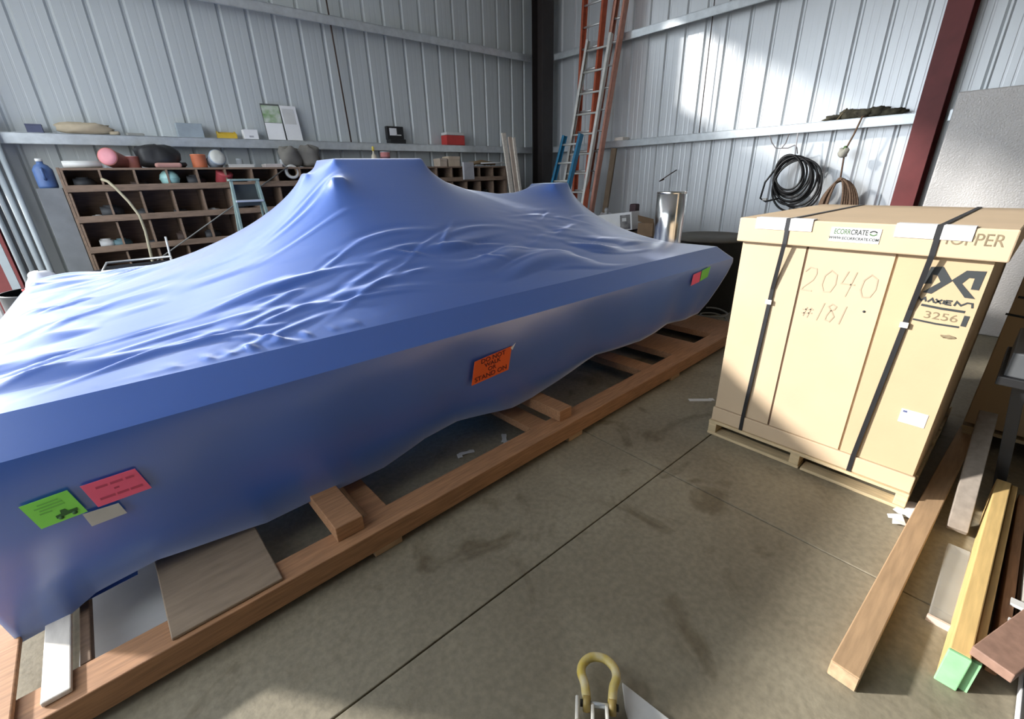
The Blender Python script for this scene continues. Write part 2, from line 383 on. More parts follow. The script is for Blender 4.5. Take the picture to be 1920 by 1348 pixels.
# wrinkles: long folds lying along the front edge and around the left end, none where the film is tight
warp = .10*vnoise(XX*1.3, YY*1.3, 3)
band = np.exp(-((fy-.32-.10*np.sin(XX*1.7))/.16)**2)
fold = np.maximum(0, vnoise(XX*2.1+9, (YY+XX*.06+warp)*15, 5)-.15)
blot = np.clip(vnoise(XX*1.6+3, YY*1.2, 8)*1.6+.35, 0, 1)
wr_ = .055*fold*band*blot
fold2 = np.maximum(0, vnoise(XX*2.6, (YY+.15*XX+warp)*9, 12)-.1); left = np.exp(-((XX-X0)/.75)**2)*np.clip(fy/.3, 0, 1)
wr_ += .05*fold2*left
tick = np.maximum(0, vnoise(XX*26+YY*8, YY*3, 15))*np.exp(-((fy-.05)/.03)**2)*np.exp(-((XX-.35)/.35)**2)
wr_ += .016*tick
small = vnoise(XX*7, (YY+.1*XX)*26, 21)*np.exp(-((XX-2.6)/.35)**2-((fy-.55)/.22)**2)
wr_ += .007*small
rf = np.random.RandomState(11)
# (centre x, centre y, spread x, spread y, number, height)
for fx0, fy0, sx0, sy0, nf, hh in ((.95, 2.32, .16, .10, 9, .014), (1.42, 2.48, .18, .09, 8, .016), (.48, 2.24, .16, .09, 9, .013), (-.10, 2.30, .30, .16, 9, .020), (2.05, 2.42, .22, .10, 7, .010), (2.75, 2.50, .25, .15, 7, .008), (-.30, 3.6, .18, .7, 12, .022), (.15, 4.4, .35, .35, 8, .018), (1.0, 2.95, .1, .12, 4, .012), (3.5, 2.35, .2, .1, 4, .008)):
    for _ in range(nf):
        cx0 = fx0+sx0*rf.randn(); cy0 = fy0+sy0*rf.randn(); an = rf.normal(.10, .22); ln = rf.uniform(.08, .26); wd = rf.uniform(.010, .022)
        u = (XX-cx0)*math.cos(an)+(YY-cy0)*math.sin(an); v = -(XX-cx0)*math.sin(an)+(YY-cy0)*math.cos(an)+.25*u*u
        wr_ += hh*rf.uniform(.3, .85)*np.exp(-(u/ln)**2)*(np.exp(-(v/wd)**2)-.55*np.exp(-((v-1.6*wd)/(1.2*wd))**2))
edge = np.minimum.reduce([XX-X0, X1-XX, YY-Y0, Y1-YY]); Z = Z+wr_*np.clip(edge/.04, 0, 1)+.006*vnoise(XX*1.1, YY*1.1, 31)*np.clip(edge/.2, 0, 1)
V = [(float(XX[i, j]), float(YY[i, j]), float(Z[i, j])) for i in range(NX) for j in range(NY)]
F = [(i*NY+j, (i+1)*NY+j, (i+1)*NY+j+1, i*NY+j+1) for i in range(NX-1) for j in range(NY-1)]
per = [(i, 0) for i in range(NX)]+[(NX-1, j) for j in range(1, NY)]+[(i, NY-1) for i in range(NX-2, -1, -1)]+[(0, j) for j in range(NY-2, 0, -1)]
ZBX = [-.66, -.60, -.52, -.42, -.22, 0, .16, .43, .56, .74, 1.0, 1.23, 1.64, 1.83, 2.15, 2.5, 3.06, 3.54, 4.0, 4.4]
ZBZ = [.16, .135, .15, .20, .225, .19, .165, .19, .185, .19, .26, .275, .215, .225, .285, .345, .315, .365, .345, .36]
# rings of the skirt: (outward offset, z or None = hem)
RINGS = [('dup', 0), (.06, .893), (.121, .838), ('dup', 0), (.123, .80), (.118, .70), (.105, .58), (.085, .46), (.06, .36), (.045, None), (.0, None), (-.10, None), (-.30, None)]
NP = len(per); base = 0
prev = [i*NY+j for i, j in per]
cx_, cy_ = (X0+X1)/2, (Y0+Y1)/2
for k, (off, z) in enumerate(RINGS):
    if off == 'dup':
        nw = []
        for q in prev: V.append(V[q]); nw.append(len(V)-1)
        prev = nw; continue
    cur = []
    for (i, j) in per:
        x, y, zt = V[i*NY+j]
        # skirt narrows towards the right end lower down
        ux = (x-cx_)/((X1-X0)/2); uy = (y-cy_)/((Y1-Y0)/2)
        nxo = (1 if ux > 0 else -1)*max(0, (abs(ux)-.965)/.035); nyo = -1 if uy < -.999 else (1 if uy > .999 else 0)
        if abs(ux) > .999: nxo = math.copysign(1, ux)
        hem = float(np.interp(x, ZBX, ZBZ)); low = 0 if z is None else z
        tz = hem if z is None else max(z, hem+.02*(len(RINGS)-k)*.3)
        if z is None and k >= len(RINGS)-3: tz = hem-.012+.02*(k-len(RINGS)+3)
        drop = max(0, min(1, (.80-tz)/.40))
        rx = max(0, (x-3.2)/(X1-3.2)); shrink = .34*drop*rx**1.5
        x2 = x+nxo*off-shrink; y2 = y+nyo*off*(1 if True else 0)
        x2 += .004*math.sin(9*x+5*y+k)*(k > 4); y2 += (.006*math.sin(5.3*x+1.3)+.004*math.sin(11*x))*(k > 4)*(nyo != 0)
        V.append((x2, y2, tz)); cur.append(len(V)-1)
    for a in range(NP):
        b_ = (a+1) % NP; F.append((prev[a], cur[a], cur[b_], prev[b_]))
    prev = cur
mach = thing('wrapped_machine', 'large machine shrink-wrapped in blue plastic film with tented top, on a timber skid', 'machine', (1.85, 3.5, .22))
mb = MB(); mb.add(V, [tuple(reversed(f)) if False else f for f in F], True)
cover = mb.build('film_cover', WRAP, mach, world=True)
bmx = bmesh.new(); bmx.from_mesh(cover.data); bmesh.ops.recalc_face_normals(bmx, faces=bmx.faces[:]); bmx.to_mesh(cover.data); bmx.free()
def fx_y(z):
    zs = [.36, .46, .58, .70, .80, .832]; os_ = [.06, .085, .105, .118, .124, .125]
    return Y0-float(np.interp(z, zs, os_))-.011
def sticker(name, label, material, quad, lines=None, col=INK, size=.03, sx=1.):
    """quad: corners (x, z) top-left, top-right, bottom-right, bottom-left on the front of the film"""
    P = [Vector((x, fx_y(z), z)) for x, z in quad]; mb = MB()
    n = ((P[1]-P[0]).cross(P[3]-P[0])).normalized(); n = n if n.y < 0 else -n
    vs = P+[p+n*.0016 for p in P]
    mb.add(vs, [(0, 1, 2, 3), (7, 6, 5, 4), (0, 4, 5, 1), (1, 5, 6, 2), (2, 6, 7, 3), (3, 7, 4, 0)])
    s = mb.build(name, material, mach, world=True); s['label'] = label
    c = (P[0]+P[1]+P[2]+P[3])/4+n*.0022; ux = (P[1]-P[0]+P[2]-P[3]).normalized(); uy = (P[0]-P[3]+P[1]-P[2]).normalized()
    for txt, yo, sz in (lines or []):
        text_mesh(txt, sz, col, 'lettering', s, basis(c+uy*yo, ux, uy), sx=sx, bold=.0006)
    return s, c, ux, uy
sticker('warning_label', 'orange label reading DO NOT WALK OR STAND ON', ORANGE, [(1.315, .657), (1.588, .681), (1.572, .527), (1.298, .508)],
        [('DO NOT', .056, .040), ('WALK', .022, .037), ('OR', -.012, .037), ('STAND ON', -.050, .042)], mat('maroon_ink', (.16, .012, .008), .6), sx=1.12)
_pc = [Vector((1.578, fx_y(.675)-.002, .672)), Vector((1.592, fx_y(.66)-.002, .655)), Vector((1.606, fx_y(.69)-.014, .700))]
MB().add([tuple(q) for q in _pc]+[tuple(q+Vector((0, -.001, 0))) for q in _pc], [(0, 1, 2), (5, 4, 3), (0, 3, 4, 1), (1, 4, 5, 2), (2, 5, 3, 0)]).build('peeled_corner', WHITE, mach, world=True)
PINKI = mat('pink_ink', (.50, .06, .12), .6); GREENI = mat('green_ink', (.07, .26, .06), .6)
def blurred_print(st, rows, m_):
    s0, c0, u0, v0 = st
    for xo, yo, w_, h_ in rows: MB().box((0, 0, 0), (w_, h_, .0006), basis(c0+u0*xo+v0*yo, u0, v0)).build('print_line', m_, s0, world=True)
blurred_print(sticker('warning_label', 'pink label on the left end of the film', PINK, [(-.321, .682), (-.176, .682), (-.154, .581), (-.304, .579)]),
              [(-.030, .026, .030, .009), (.010, .026, .034, .009), (.046, .026, .022, .009), (.0, .002, .014, .007), (-.036, -.024, .040, .009), (.006, -.024, .032, .009), (.044, -.024, .034, .009)], PINKI)
s_, c_, ux_, uy_ = sticker('instruction_label', 'green label with a small vehicle pictogram', GREEN, [(-.466, .679), (-.352, .684), (-.332, .577), (-.448, .572)])
blurred_print((s_, c_, ux_, uy_), [(0, .036, .05, .005), (-.004, .024, .066, .005), (0, .012, .06, .005), (-.02, .0, .03, .005)], mat('green_print', (.16, .50, .08), .6))
T_ = basis(c_+ux_*.018-uy_*.028, ux_, uy_); pg = MB()
pg.prism([(-.028, -.010), (.026, -.006), (.026, .006), (.004, .006), (.0, .018), (-.012, .018), (-.014, .004), (-.028, .002)], .0006, T_)
for wx in (-.018, .016): pg.lathe([(.007, 0), (.007, .0007)], 12, T_ @ Matrix.Translation((wx, -.011, 0)))
pg.build('pictogram', mat('green_pict', (.03, .12, .03), .6), s_, world=True)
sticker('packing_slip', 'small grey-white slip under the pink label', mat('slip', (.50, .50, .47), .6), [(-.347, .572), (-.253, .566), (-.244, .511), (-.341, .509)])
sticker('warning_label', 'pink label at the right end of the film', PINK, [(3.655, .795), (3.785, .806), (3.785, .712), (3.645, .698)])
sticker('instruction_label', 'green label at the right end of the film', GREEN, [(3.80, .808), (3.945, .826), (3.925, .735), (3.795, .714)])

# ------------------------------------------------------------------ timber skid under the machine
sk = thing('timber_skid', 'reddish timber skid of long beams, cross timbers and blocks under the blue machine', 'skid', (1.85, 1.69, 0), R(2.0))
def skp(name, x0, x1, y0, y1, z0, z1, m_=WOODR, rz=0, bev=.004):
    return MB().box(((x0+x1)/2-1.85, (y0+y1)/2-1.69, (z0+z1)/2), (x1-x0, y1-y0, z1-z0), rz=rz).build(name, m_, sk, bevel=bev)
for yy in (1.64, 3.35, 4.95): skp('long_beam', -.95, 4.75, yy, yy+.135, .035, .14)
for xx in (-.75, .50, 1.86, 3.17, 4.45):
    for yy in (1.645, 3.36, 4.96): skp('block', xx, xx+.14, yy, yy+.12, 0, .035, WOODB)
for xx, w in ((.37, .125), (1.83, .115)): skp('cross_timber', xx, xx+w, 1.70, 5.05, .14, .215)
for xx, w in ((.55, .10), (1.66, .14)): skp('cross_board', xx, xx+w, 1.775, 5.0, .075, .125, WOODR)
for xx, w in ((2.92, .17), (3.42, .40), (4.18, .50)): skp('cross_board', xx, xx+w, 1.775, 5.0, .075, .132, WOODR)
skp('plywood_deck', -.235, .13, 1.66, 4.9, .141, .155, PLYW)
skp('cross_board', -.475, -.445, 1.78, 4.9, .10, .138, WOODD)
for xx, w in ((-.56, .07), (-.80, .09)): skp('end_board', xx, xx+w, 1.68, 5.0, .141, .16, PALEW)
skp('end_board', -.70, -.62, 1.66, 2.6, .141, .165, WOODR)
tag(MB().box((-.34, 2.02, .006), (.36, .70, .012)).build('pale_rectangle', OFFW, bevel=.002), 'thin pale grey rectangle on the floor inside the skid near its left end', 'sheet')  # flat pale rectangle lying inside the skid

# ------------------------------------------------------------------ carton on pallet
BX, BY0, BY1 = 2.63, .075, 1.10
pal = thing('pallet', 'pale wooden pallet under the tall cardboard carton lettered HOPPER', 'pallet', (3.28, .585, 0))
def pb(name, x0, x1, y0, y1, z0, z1): return MB().box(((x0+x1)/2-3.28, (y0+y1)/2-.585, (z0+z1)/2), (x1-x0, y1-y0, z1-z0)).build(name, WOODP, pal, bevel=.003)
for xx in (2.62, 2.85, 3.08, 3.31, 3.54, 3.77, 3.86): pb('deck_board', xx, xx+.09, BY0, BY1, .083, .10)
for yy in (BY0, .56, BY1-.05): pb('stringer', 2.625, 3.945, yy, yy+.05, .018, .083)
for xx in (2.62, 3.2, 3.86): pb('bottom_board', xx, xx+.09, BY0, .545, 0, .018); pb('bottom_board', xx, xx+.09, .555, BY1, 0, .018)

car = thing('carton', 'tall tan cardboard carton lettered HOPPER with black straps, standing on the pallet', 'carton', (3.28, .585, .10))
def cw(mb, name, m_, par=None, bevel=0): return mb.build(name, m_, par or car, bevel=bevel, world=True)
cw(MB().box((3.29, .585, .70), (1.27, BY1-BY0-.03, 1.20)), 'body', CARD, bevel=.006)
cw(MB().box((3.28, .58, 1.308), (1.34, BY1-BY0+.03, .126)), 'lid', CARD, bevel=.006)
XF = 2.655          # front of the body
XL = 2.61           # front of the lid
cw(MB().box((2.644, .585, .147), (.018, BY1-BY0-.01, .09)), 'base_tray', CARD, bevel=.003)
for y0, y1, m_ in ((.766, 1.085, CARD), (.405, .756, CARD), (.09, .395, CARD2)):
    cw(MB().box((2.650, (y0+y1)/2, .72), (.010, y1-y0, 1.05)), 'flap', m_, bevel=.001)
cw(MB().box((2.6500, .761, .72), (.004, .010, 1.05)), 'seam', CARDG)
def strap(yc, ym, yb):
    w = .020; mb = MB()
    pts = [(3.94, yc, 1.3735), (XL-.003, yc, 1.3735), (XL-.003, yc-.002, 1.25), (2.638, ym, 1.0), (2.632, yb, .19), (2.632, yb, .101)]
    for a, b in zip(pts[:-1], pts[1:]):
        a = Vector(a); b = Vector(b); d = (b-a).normalized(); mb.bar(a-d*.002, b+d*.002, w, .003, d.cross(Vector((0, 1, 0))))
    cw(mb, 'strap', STRAP); cw(MB().box((2.632, ym+.004, .93), (.008, .03, .024)), 'buckle', WHITE)
strap(.863, .885, .904); strap(.284, .297, .333)
for y0, y1 in ((.874, 1.018), (.751, .853), (.295, .428), (.177, .274)):
    cw(MB().prism([(0, -.054), (-.004, -.054), (-.004, .004), (.05, .004), (.05, 0), (0, 0)], y1-y0, Matrix(((1, 0, 0, XL-.0005), (0, 0, 1, y0), (0, 1, 0, 1.3725), (0, 0, 0, 1)))), 'edge_protector', WHITE)
def front(y, z, x=2.6445): return basis((x, y, z), (0, -1, 0), (0, 0, 1))
lab = cw(MB().box((XL-.0015, .5715, 1.314), (.002, .195, .066)), 'maker_label', WHITE); lab['label'] = 'white label reading ECORRCRATE'
T_ = front(.5715, 1.314, XL-.0027)
GRY = mat('label_grey', (.03, .035, .03), .6); LGR = mat('label_green', (.09, .17, .07), .6)
text_mesh('ECORR', .033, LGR, 'lettering', lab, T_ @ Matrix.Translation((-.084, .013, 0)), align='LEFT', sx=.62, bold=.0006)
text_mesh('CRATE', .033, GRY, 'lettering', lab, T_ @ Matrix.Translation((-.017, .013, 0)), align='LEFT', sx=.66, bold=.0006)
text_mesh('WWW.ECORRCRATE.COM', .0175, GRY, 'lettering', lab, T_ @ Matrix.Translation((-.002, -.016, 0)), sx=.92, bold=.0004)
for s in (1, -1):
    arc = [(s*.016*math.cos(a), s*.012*math.sin(a)) for a in [R(q) for q in range(10, 171, 16)]]; inn = [(p[0]*.62, p[1]*.5) for p in reversed(arc)]
    cw(MB().prism(arc+inn, .0006, T_ @ Matrix.Translation((.070, .013, 0))), 'arrow_emblem', GRY if s > 0 else LGR, par=lab)
# printed and hand-drawn marks, (y, z) read on the carton front
XS = 2.6442
TH = front(.2265, 1.322, XL-.0008); text_mesh('HOP', .068, FADED, 'stencil_lettering', car, TH, sx=.80, extrude=.0004)
text_mesh('PER', .068, FADED, 'stencil_lettering', car, front(.127, 1.324, XL-.0008), sx=.80, extrude=.0004)
def yz(pts, h=.0008): return MB().prism([(.2-y, z-1.14) for y, z in pts], h, front(.2, 1.14, XS))
lgm = cw(yz([(.276, 1.199), (.236, 1.204), (.195, 1.148), (.247, 1.084), (.277, 1.087), (.23, 1.139), (.247, 1.166), (.262, 1.166), (.256, 1.128), (.287, 1.123)]), 'stencil_emblem', INK)
cw(yz([(.197, 1.152), (.162, 1.197), (.104, 1.201), (.107, 1.122), (.131, 1.122), (.131, 1.168), (.148, 1.168), (.163, 1.142), (.108, 1.085), (.140, 1.085)]), 'stencil_emblem', INK)
zz = lambda l: [(.2-y, z-1.14) for y, z in l]
MX = [[(.287, 1.047), (.283, 1.063), (.272, 1.050), (.262, 1.064), (.256, 1.048)], [(.250, 1.047), (.238, 1.064), (.228, 1.047)], [(.226, 1.064), (.205, 1.046)], [(.205, 1.064), (.226, 1.046)], [(.198, 1.064), (.198, 1.046)],
      [(.172, 1.064), (.190, 1.063), (.190, 1.047), (.172, 1.046)], [(.190, 1.055), (.175, 1.055)], [(.163, 1.045), (.158, 1.064), (.142, 1.050), (.126, 1.064), (.110, 1.064), (.106, 1.045)]]
strokes([zz(l) for l in MX], .0065, INK, 'stencil_lettering', car, front(.2, 1.14, XS))
for ln, w in (([(.267, 1.031), (.20, 1.026), (.123, 1.025)], .010), ([(.279, .961), (.20, .956), (.124, .957)], .008), ([(.112, 1.010), (.113, .963)], .017)):
    strokes([zz(ln)], w, INK, 'marker_line', car, front(.2, 1.14, XS))
text_mesh('3256', .046, FADED, 'marker_number', car, front(.192, .989, XS), sx=1.25, extrude=.0004)
cw(MB().blob((0, 0, .0002), (.05, .016, .0016), 4, .25, 12, front(.145, .907, XS)), 'smudge', FADED)
D2 = [(0, .10), (.02, .125), (.05, .12), (.055, .095), (.045, .06), (.005, .015), (.0, .0), (.05, .0)]
D0 = [(.03, .12), (.005, .09), (.0, .04), (.015, .005), (.045, .01), (.06, .05), (.058, .10), (.03, .12)]
D4 = [[(.02, .125), (.0, .06), (.06, .06)], [(.055, .125), (.03, -.005)]]
sh = lambda l, dx, dy=0: [(a*.95+dx, b*.95+dy) for a, b in l]
for dg in ([sh(D2, 0)], [sh(D0, .085)], [sh(D4[0], .165)+sh(D4[1], .165)[:0], sh(D4[1], .165)], [sh(D0, .248)]): strokes(dg, .006, PENCIL, 'pencil_digit', car, front(.748, 1.022, XS))
D8 = [(.02, .06), (.04, .075), (.045, .09), (.025, .10), (.01, .085), (.03, .06), (.045, .035), (.03, .005), (.008, .01), (.01, .035), (.02, .06)]
for dg in ([[(.0, .01), (.012, .06)], [(.02, .005), (.032, .06)], [(-.01, .025), (.04, .032)], [(-.008, .045), (.042, .052)]], [sh([(.02, .10), (.0, .0)], .065)], [sh(D8, .095)], [sh([(.015, .10), (.0, .0)], .165)]):
    strokes(dg, .006, PENCIL, 'pencil_digit', car, front(.715, .875, XS))
cw(MB().lathe([(.006, 0), (.006, .001)], 10, front(.462, .959, XS)), 'ink_dot', INK)
sl = cw(MB().box((2.6437, .163, .491), (.002, .098, .070)), 'shipping_label', WHITE); sl['label'] = 'small white shipping label'
for k, w in enumerate((.07, .06, .066)): cw(MB().box((2.6425, .158, .484-.011*k), (.0006, w, .003)), 'print_line', mat('print_grey', (.5, .5, .55), .6), par=sl)
cw(MB().box((2.6425, .197, .515), (.0006, .016, .010)), 'print_mark', mat('print_blue', (.1, .12, .25), .6), par=sl)

# second carton behind
car2 = thing('carton', 'brown cardboard carton in the shade behind the HOPPER carton', 'carton', (4.2, -.47, .12))
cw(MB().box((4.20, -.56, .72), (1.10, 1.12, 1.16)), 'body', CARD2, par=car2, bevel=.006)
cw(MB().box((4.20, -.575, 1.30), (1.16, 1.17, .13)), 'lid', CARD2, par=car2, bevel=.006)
T2 = basis((3.6465, -.12, 1.06), (0, -1, 0), (0, 0, 1))
for pl in ([(-.108, .062), (-.040, .062), (.004, -.004), (-.052, -.062), (-.090, -.062), (-.034, -.004), (-.052, .030), (-.075, .030), (-.082, -.02), (-.118, -.02)],
           [(.010, .004), (.062, .066), (.128, .066), (.118, -.022), (.092, -.022), (.092, .034), (.072, .034), (.046, -.002), (.112, -.070), (.072, -.070)]):
    cw(MB().prism(pl, .0008, T2), 'stencil_emblem', INK, par=car2)
for ln in ([(-.11, 0), (.10, -.012)], [(-.13, -.10), (.09, -.118)]): strokes([ln], .012, INK, 'marker_line', car2, basis((3.6465, -.12, .93), (0, -1, 0), (0, 0, 1)))
pal2 = thing('pallet', 'wooden pallet in the shade under the brown carton behind', 'pallet', (4.2, -.56, 0))
for xx in (-.55, -.2, .15, .46): MB().box((xx+.045, 0, .108), (.09, 1.12, .02)).build('deck_board', WOODP, pal2)
for yy in (-.53, 0, .53): MB().box((0, yy, .05), (1.1, .045, .096)).build('stringer', WOODP, pal2)

# ------------------------------------------------------------------ pigeonhole shelving along the shaded wall
LIT = [1.80, 1.585, 1.29, .985, .68, .375, .07]
def shelving(label, x0, x1, y0, y1, n):
    t = thing('pigeonhole_shelf', label, 'shelf', ((x0+x1)/2, (y0+y1)/2, 0)); w = x1-x0; d = y1-y0
    bmesh_ = MB().box((0, 0, 0), (w, d, .02)).build('shelf_board', WOODS, mesh_only=True)
    lip = MB().box((0, 0, 0), (w, .018, .062)).build('lip_board', WOODS, mesh_only=True)
    for k, z in enumerate(LIT):
        place('shelf_board', bmesh_, t, (0, 0, z-.01 if k == 0 else z))
        if k: place('lip_board', lip, t, (0, -d/2-.010, z+.025), bevel=.002)
    for k in range(len(LIT)-1):
        h = LIT[k]-LIT[k+1]-.03; dm = MB().box((0, 0, 0), (.018, d-.005, h)).build('divider', WOODS, mesh_only=True)
        for i in range(n+1): place('divider', dm, t, (-w/2+.01+i*(w-.02)/n, 0, LIT[k+1]+.012+h/2))
    MB().box((0, d/2+.006, .9), (w, .012, 1.78)).build('back_board', WOODD, t)
    for s in (-1, 1): MB().box((s*(w/2+.012), 0, .905), (.022, d, 1.80)).build('side_board', WOODS, t, bevel=.002)
    return t
shelving('brown wooden pigeonhole shelving below the wall ledge, its left half in view', -.27, 2.55, 6.45, 6.82, 10)
shelving('brown wooden pigeonhole shelving between the machine peaks near the corner column', 2.62, 5.44, 6.45, 6.82, 10)

def boxitem(name, label, cat, x0, x1, y0, y1, z0, z1, m_, rz=0, bevel=.004):
    return tag(place(name, MB().box((0, 0, (z1-z0)/2), (x1-x0, y1-y0, z1-z0)).build(name, m_, mesh_only=True), None, ((x0+x1)/2, (y0+y1)/2, z0), (0, 0, rz), bevel), label, cat)
LZ = ZG+.0035      # top of the ledge
c = lambda n, col, r=.6, **k: mat(n, col, r, **k)
# --- on the wall ledge
boxitem('storage_case', 'flat grey plastic case standing on the wall ledge left of the yellow tray', 'case', .84, 1.10, 6.92, 7.06, LZ, LZ+.15, c('grey_case', (.30, .35, .38)))
t = thing('parts_tray', 'yellow open plastic tray on the wall ledge', 'tray', (1.35, 6.98, LZ))
YEL = c('yellow_plastic', (.62, .42, .04), .5)
MB().box((0, 0, .006), (.20, .13, .012)).build('bottom', YEL, t); MB().box((0, .06, .04), (.20, .008, .075)).build('back_wall', YEL, t); MB().box((0, -.06, .028), (.20, .008, .05)).build('front_wall', YEL, t)
for s in (-1, 1): MB().prism([(-.06, 0), (.06, 0), (.06, .085), (.03, .085), (-.06, .05)], .008, Matrix(((0, 0, 1, s*.097-.004), (1, 0, 0, 0), (0, 1, 0, 0), (0, 0, 0, 1)))).build('side_wall', YEL, t)
t = thing('small_carton', 'small white carton on the wall ledge right of the yellow tray', 'carton', (1.615, 6.98, LZ)); MB().box((0, 0, .055), (.165, .11, .11)).build('body', WHITE, t, bevel=.003); MB().box((0, -.0556, .03), (.05, .001, .02)).build('print', c('pgrey', (.4, .4, .42)), t); MB().box((0, 0, .1107), (.166, .03, .0012)).build('tape', OFFW, t)
t = thing('seed_calendar', 'tall calendar with green and white picture standing on the wall ledge', 'calendar', (1.93, 6.99, LZ), R(-4))
MB().bar((0, -.02, 0), (0, .06, .43), .225, .008, (0, -1, .2)).build('backing', c('calback', (.10, .11, .10)), t)
MB().bar((0, -.0245, .005), (0, .0135, .205), .21, .003, (0, -1, .2)).build('date_sheet', WHITE, t); MB().bar((0, .016, .21), (0, .053, .41), .21, .004, (0, -1, .2)).build('picture', mat('calpic', (.16, .30, .10), .6, 0, .3, 9, col2=(.62, .64, .60)), t)
t = thing('leaning_board', 'white printed sheet leaning against the wall beside the calendar', 'sheet', (2.155, 6.98, LZ), R(2)); MB().bar((0, -.02, 0), (0, .06, .42), .20, .010, (0, -1, .2)).build('sheet', WHITE, t, bevel=.002); MB().bar((-.01, .012, .20), (-.01, .046, .385), .15, .001, (0, -1, .2)).build('faint_print', OFFW, t)
t = thing('black_case', 'black case with a white paper label on the wall ledge above the machine', 'case', (3.665, 6.98, LZ)); MB().box((0, 0, .03), (.26, .15, .06)).build('base', BLACK, t, bevel=.006); MB().box((0, .03, .15), (.28, .07, .185)).build('lid', BLACK, t, bevel=.006); MB().box((-.04, -.0065, .165), (.12, .002, .10)).build('paper_label', WHITE, t); MB().box((.05, -.0065, .122), (.09, .002, .016)).build('paper_strip', OFFW, t)
t = thing('red_cooler', 'red cooler box with white lid on the wall ledge near the corner', 'cooler', (4.73, 6.98, LZ)); RED = c('red_plastic', (.52, .045, .04), .45); MB().box((0, 0, .075), (.37, .17, .15)).build('body', RED, t, bevel=.010); MB().box((0, 0, .172), (.36, .168, .044)).build('lid', OFFW, t, bevel=.010); MB().tube([(.195, 0, .05), (.215, 0, .05), (.215, 0, .10), (.195, 0, .10)], .012).build('handle', BLACK, t)
t = thing('cloth_bundle', 'folded beige canvas bundle lying on the wall ledge at far left', 'bundle', (.02, 6.97, LZ)); MB().blob((0, 0, .055), (.46, .17, .11), 2, .12, 18).build('canvas', c('canvas', (.45, .38, .27), .9), t); MB().blob((.24, 0, .02), (.10, .06, .04), 3).build('loose_end', c('canvas', (.45, .38, .27)), t)
t = thing('small_box', 'small navy box on the wall ledge beside the beige bundle', 'box', (-.36, 6.98, LZ)); MB().box((0, 0, .035), (.12, .1, .07)).build('body', c('navy', (.07, .08, .14)), t, bevel=.003); MB().box((0, 0, .074), (.124, .104, .012)).build('lid', c('navy', (.07, .08, .14)), t, bevel=.002)
boxitem('rag', 'crumpled grey rag at the end of the beige bundle on the ledge', 'rag', .36, .52, 6.95, 7.03, LZ, LZ+.03, c('rag', (.3, .3, .28), .9), .2, .012)
t = thing('pump_bottle', 'slim bottle with yellow cap and pink label peeking above the machine', 'bottle', (3.13, 6.7, 1.80)); MB().lathe([(.035, 0), (.036, .15), (.012, .19), (.012, .22)], 16).build('body', c('cream', (.65, .58, .45)), t); MB().lathe([(.018, .22), (.018, .27), (.005, .28)], 12).build('cap', c('capyellow', (.75, .60, .10)), t)
t = thing('paint_tin', 'pink tin with dark lettering band behind the machine peak', 'tin', (3.30, 6.68, 1.80)); PNK = c('pink_tin', (.52, .20, .19)); MB().lathe([(.07, 0), (.07, .20)], 18).build('body', PNK, t); MB().lathe([(.072, .20), (.072, .21)], 18).build('rim', GALV, t); MB().lathe([(.0715, .08), (.0715, .14)], 18, cap=False).build('band', c('tinband', (.16, .06, .07)), t)

# --- standing on top of the shelving
ST = 1.80
def can(name, label, x, y, z, r, h, m_, lid=None, tilt=0, az=0):
    t = thing(name, label, 'can', (x, y, z)); Mx = Matrix.Rotation(az, 4, 'Z') @ Matrix.Rotation(tilt, 4, 'X') if tilt else Matrix()
    if tilt: Mx = Matrix.Translation((0, 0, r)) @ Mx @ Matrix.Translation((0, 0, -h/2))
    MB().lathe([(r*.96, 0), (r, .01), (r, h-.012), (r*1.03, h-.008), (r*1.03, h-.001)], 24, Mx).build('body', m_, t)
    MB().lathe([(r*.94, h-.002), (r*.94, h+.003), (r*.3, h+.004)], 24, Mx).build('lid', lid or GALV, t); return t
can('paint_can', 'pink-lidded can lying on its side on the shelf top', .17, 6.58, ST, .085, .22, c('copper_can', (.45, .16, .12), .35), c('pink_lid', (.62, .25, .28)), R(78), R(-25))
can('paint_can', 'copper red can standing behind the pink lid on the shelf top', .325, 6.70, ST, .07, .12, c('copper_can', (.45, .16, .12), .35))
can('paint_can', 'orange tub on the shelf top beside the white round lid', .93, 6.60, ST, .075, .14, c('orange_tub', (.55, .16, .07)), c('orange_lid', (.62, .24, .12)))
can('paint_can', 'can with white round lid turned to the room on the shelf top', 1.10, 6.58, ST, .085, .16, c('pale_can', (.35, .42, .50)), c('white_lid', (.62, .62, .56)), R(70), R(8))
can('paint_can', 'red tin tipped forward in a top pigeonhole', 1.13, 6.55, 1.605, .085, .13, c('red_tin', (.42, .06, .07)), c('red_lid', (.45, .08, .09)), R(30), R(20))
t = thing('ball_float', 'pale teal round float in a top pigeonhole', 'float', (.60, 6.55, 1.597)); MB().lathe([(.005, 0), (.05, .012), (.083, .05), (.095, .09), (.083, .135), (.05, .17), (.006, .182)], 24).build('ball', c('teal', (.36, .62, .58), .4), t); MB().lathe([(.097, .084), (.097, .096)], 24, cap=False).build('seam_band', c('teal2', (.28, .5, .48), .4), t)
t = thing('plastic_bag', 'heap of black plastic bag slumped on the shelf top', 'bag', (.56, 6.64, ST)); MB().blob((0, 0, .115), (.40, .26, .23), 5, .14, 20).build('bag', BLACK, t); MB().blob((.16, -.03, .03), (.16, .1, .06), 6).build('loose_fold', BLACK, t)
boxitem('rag', 'salmon pink cloth lying in front of the black plastic bag', 'rag', .50, .74, 6.46, 6.56, ST, ST+.05, c('salmon', (.45, .24, .20), .9), .05, .02)
t = thing('paper_bundle', 'bundle of white rolled paper on the shelf top at far left', 'bundle', (-.09, 6.60, ST))
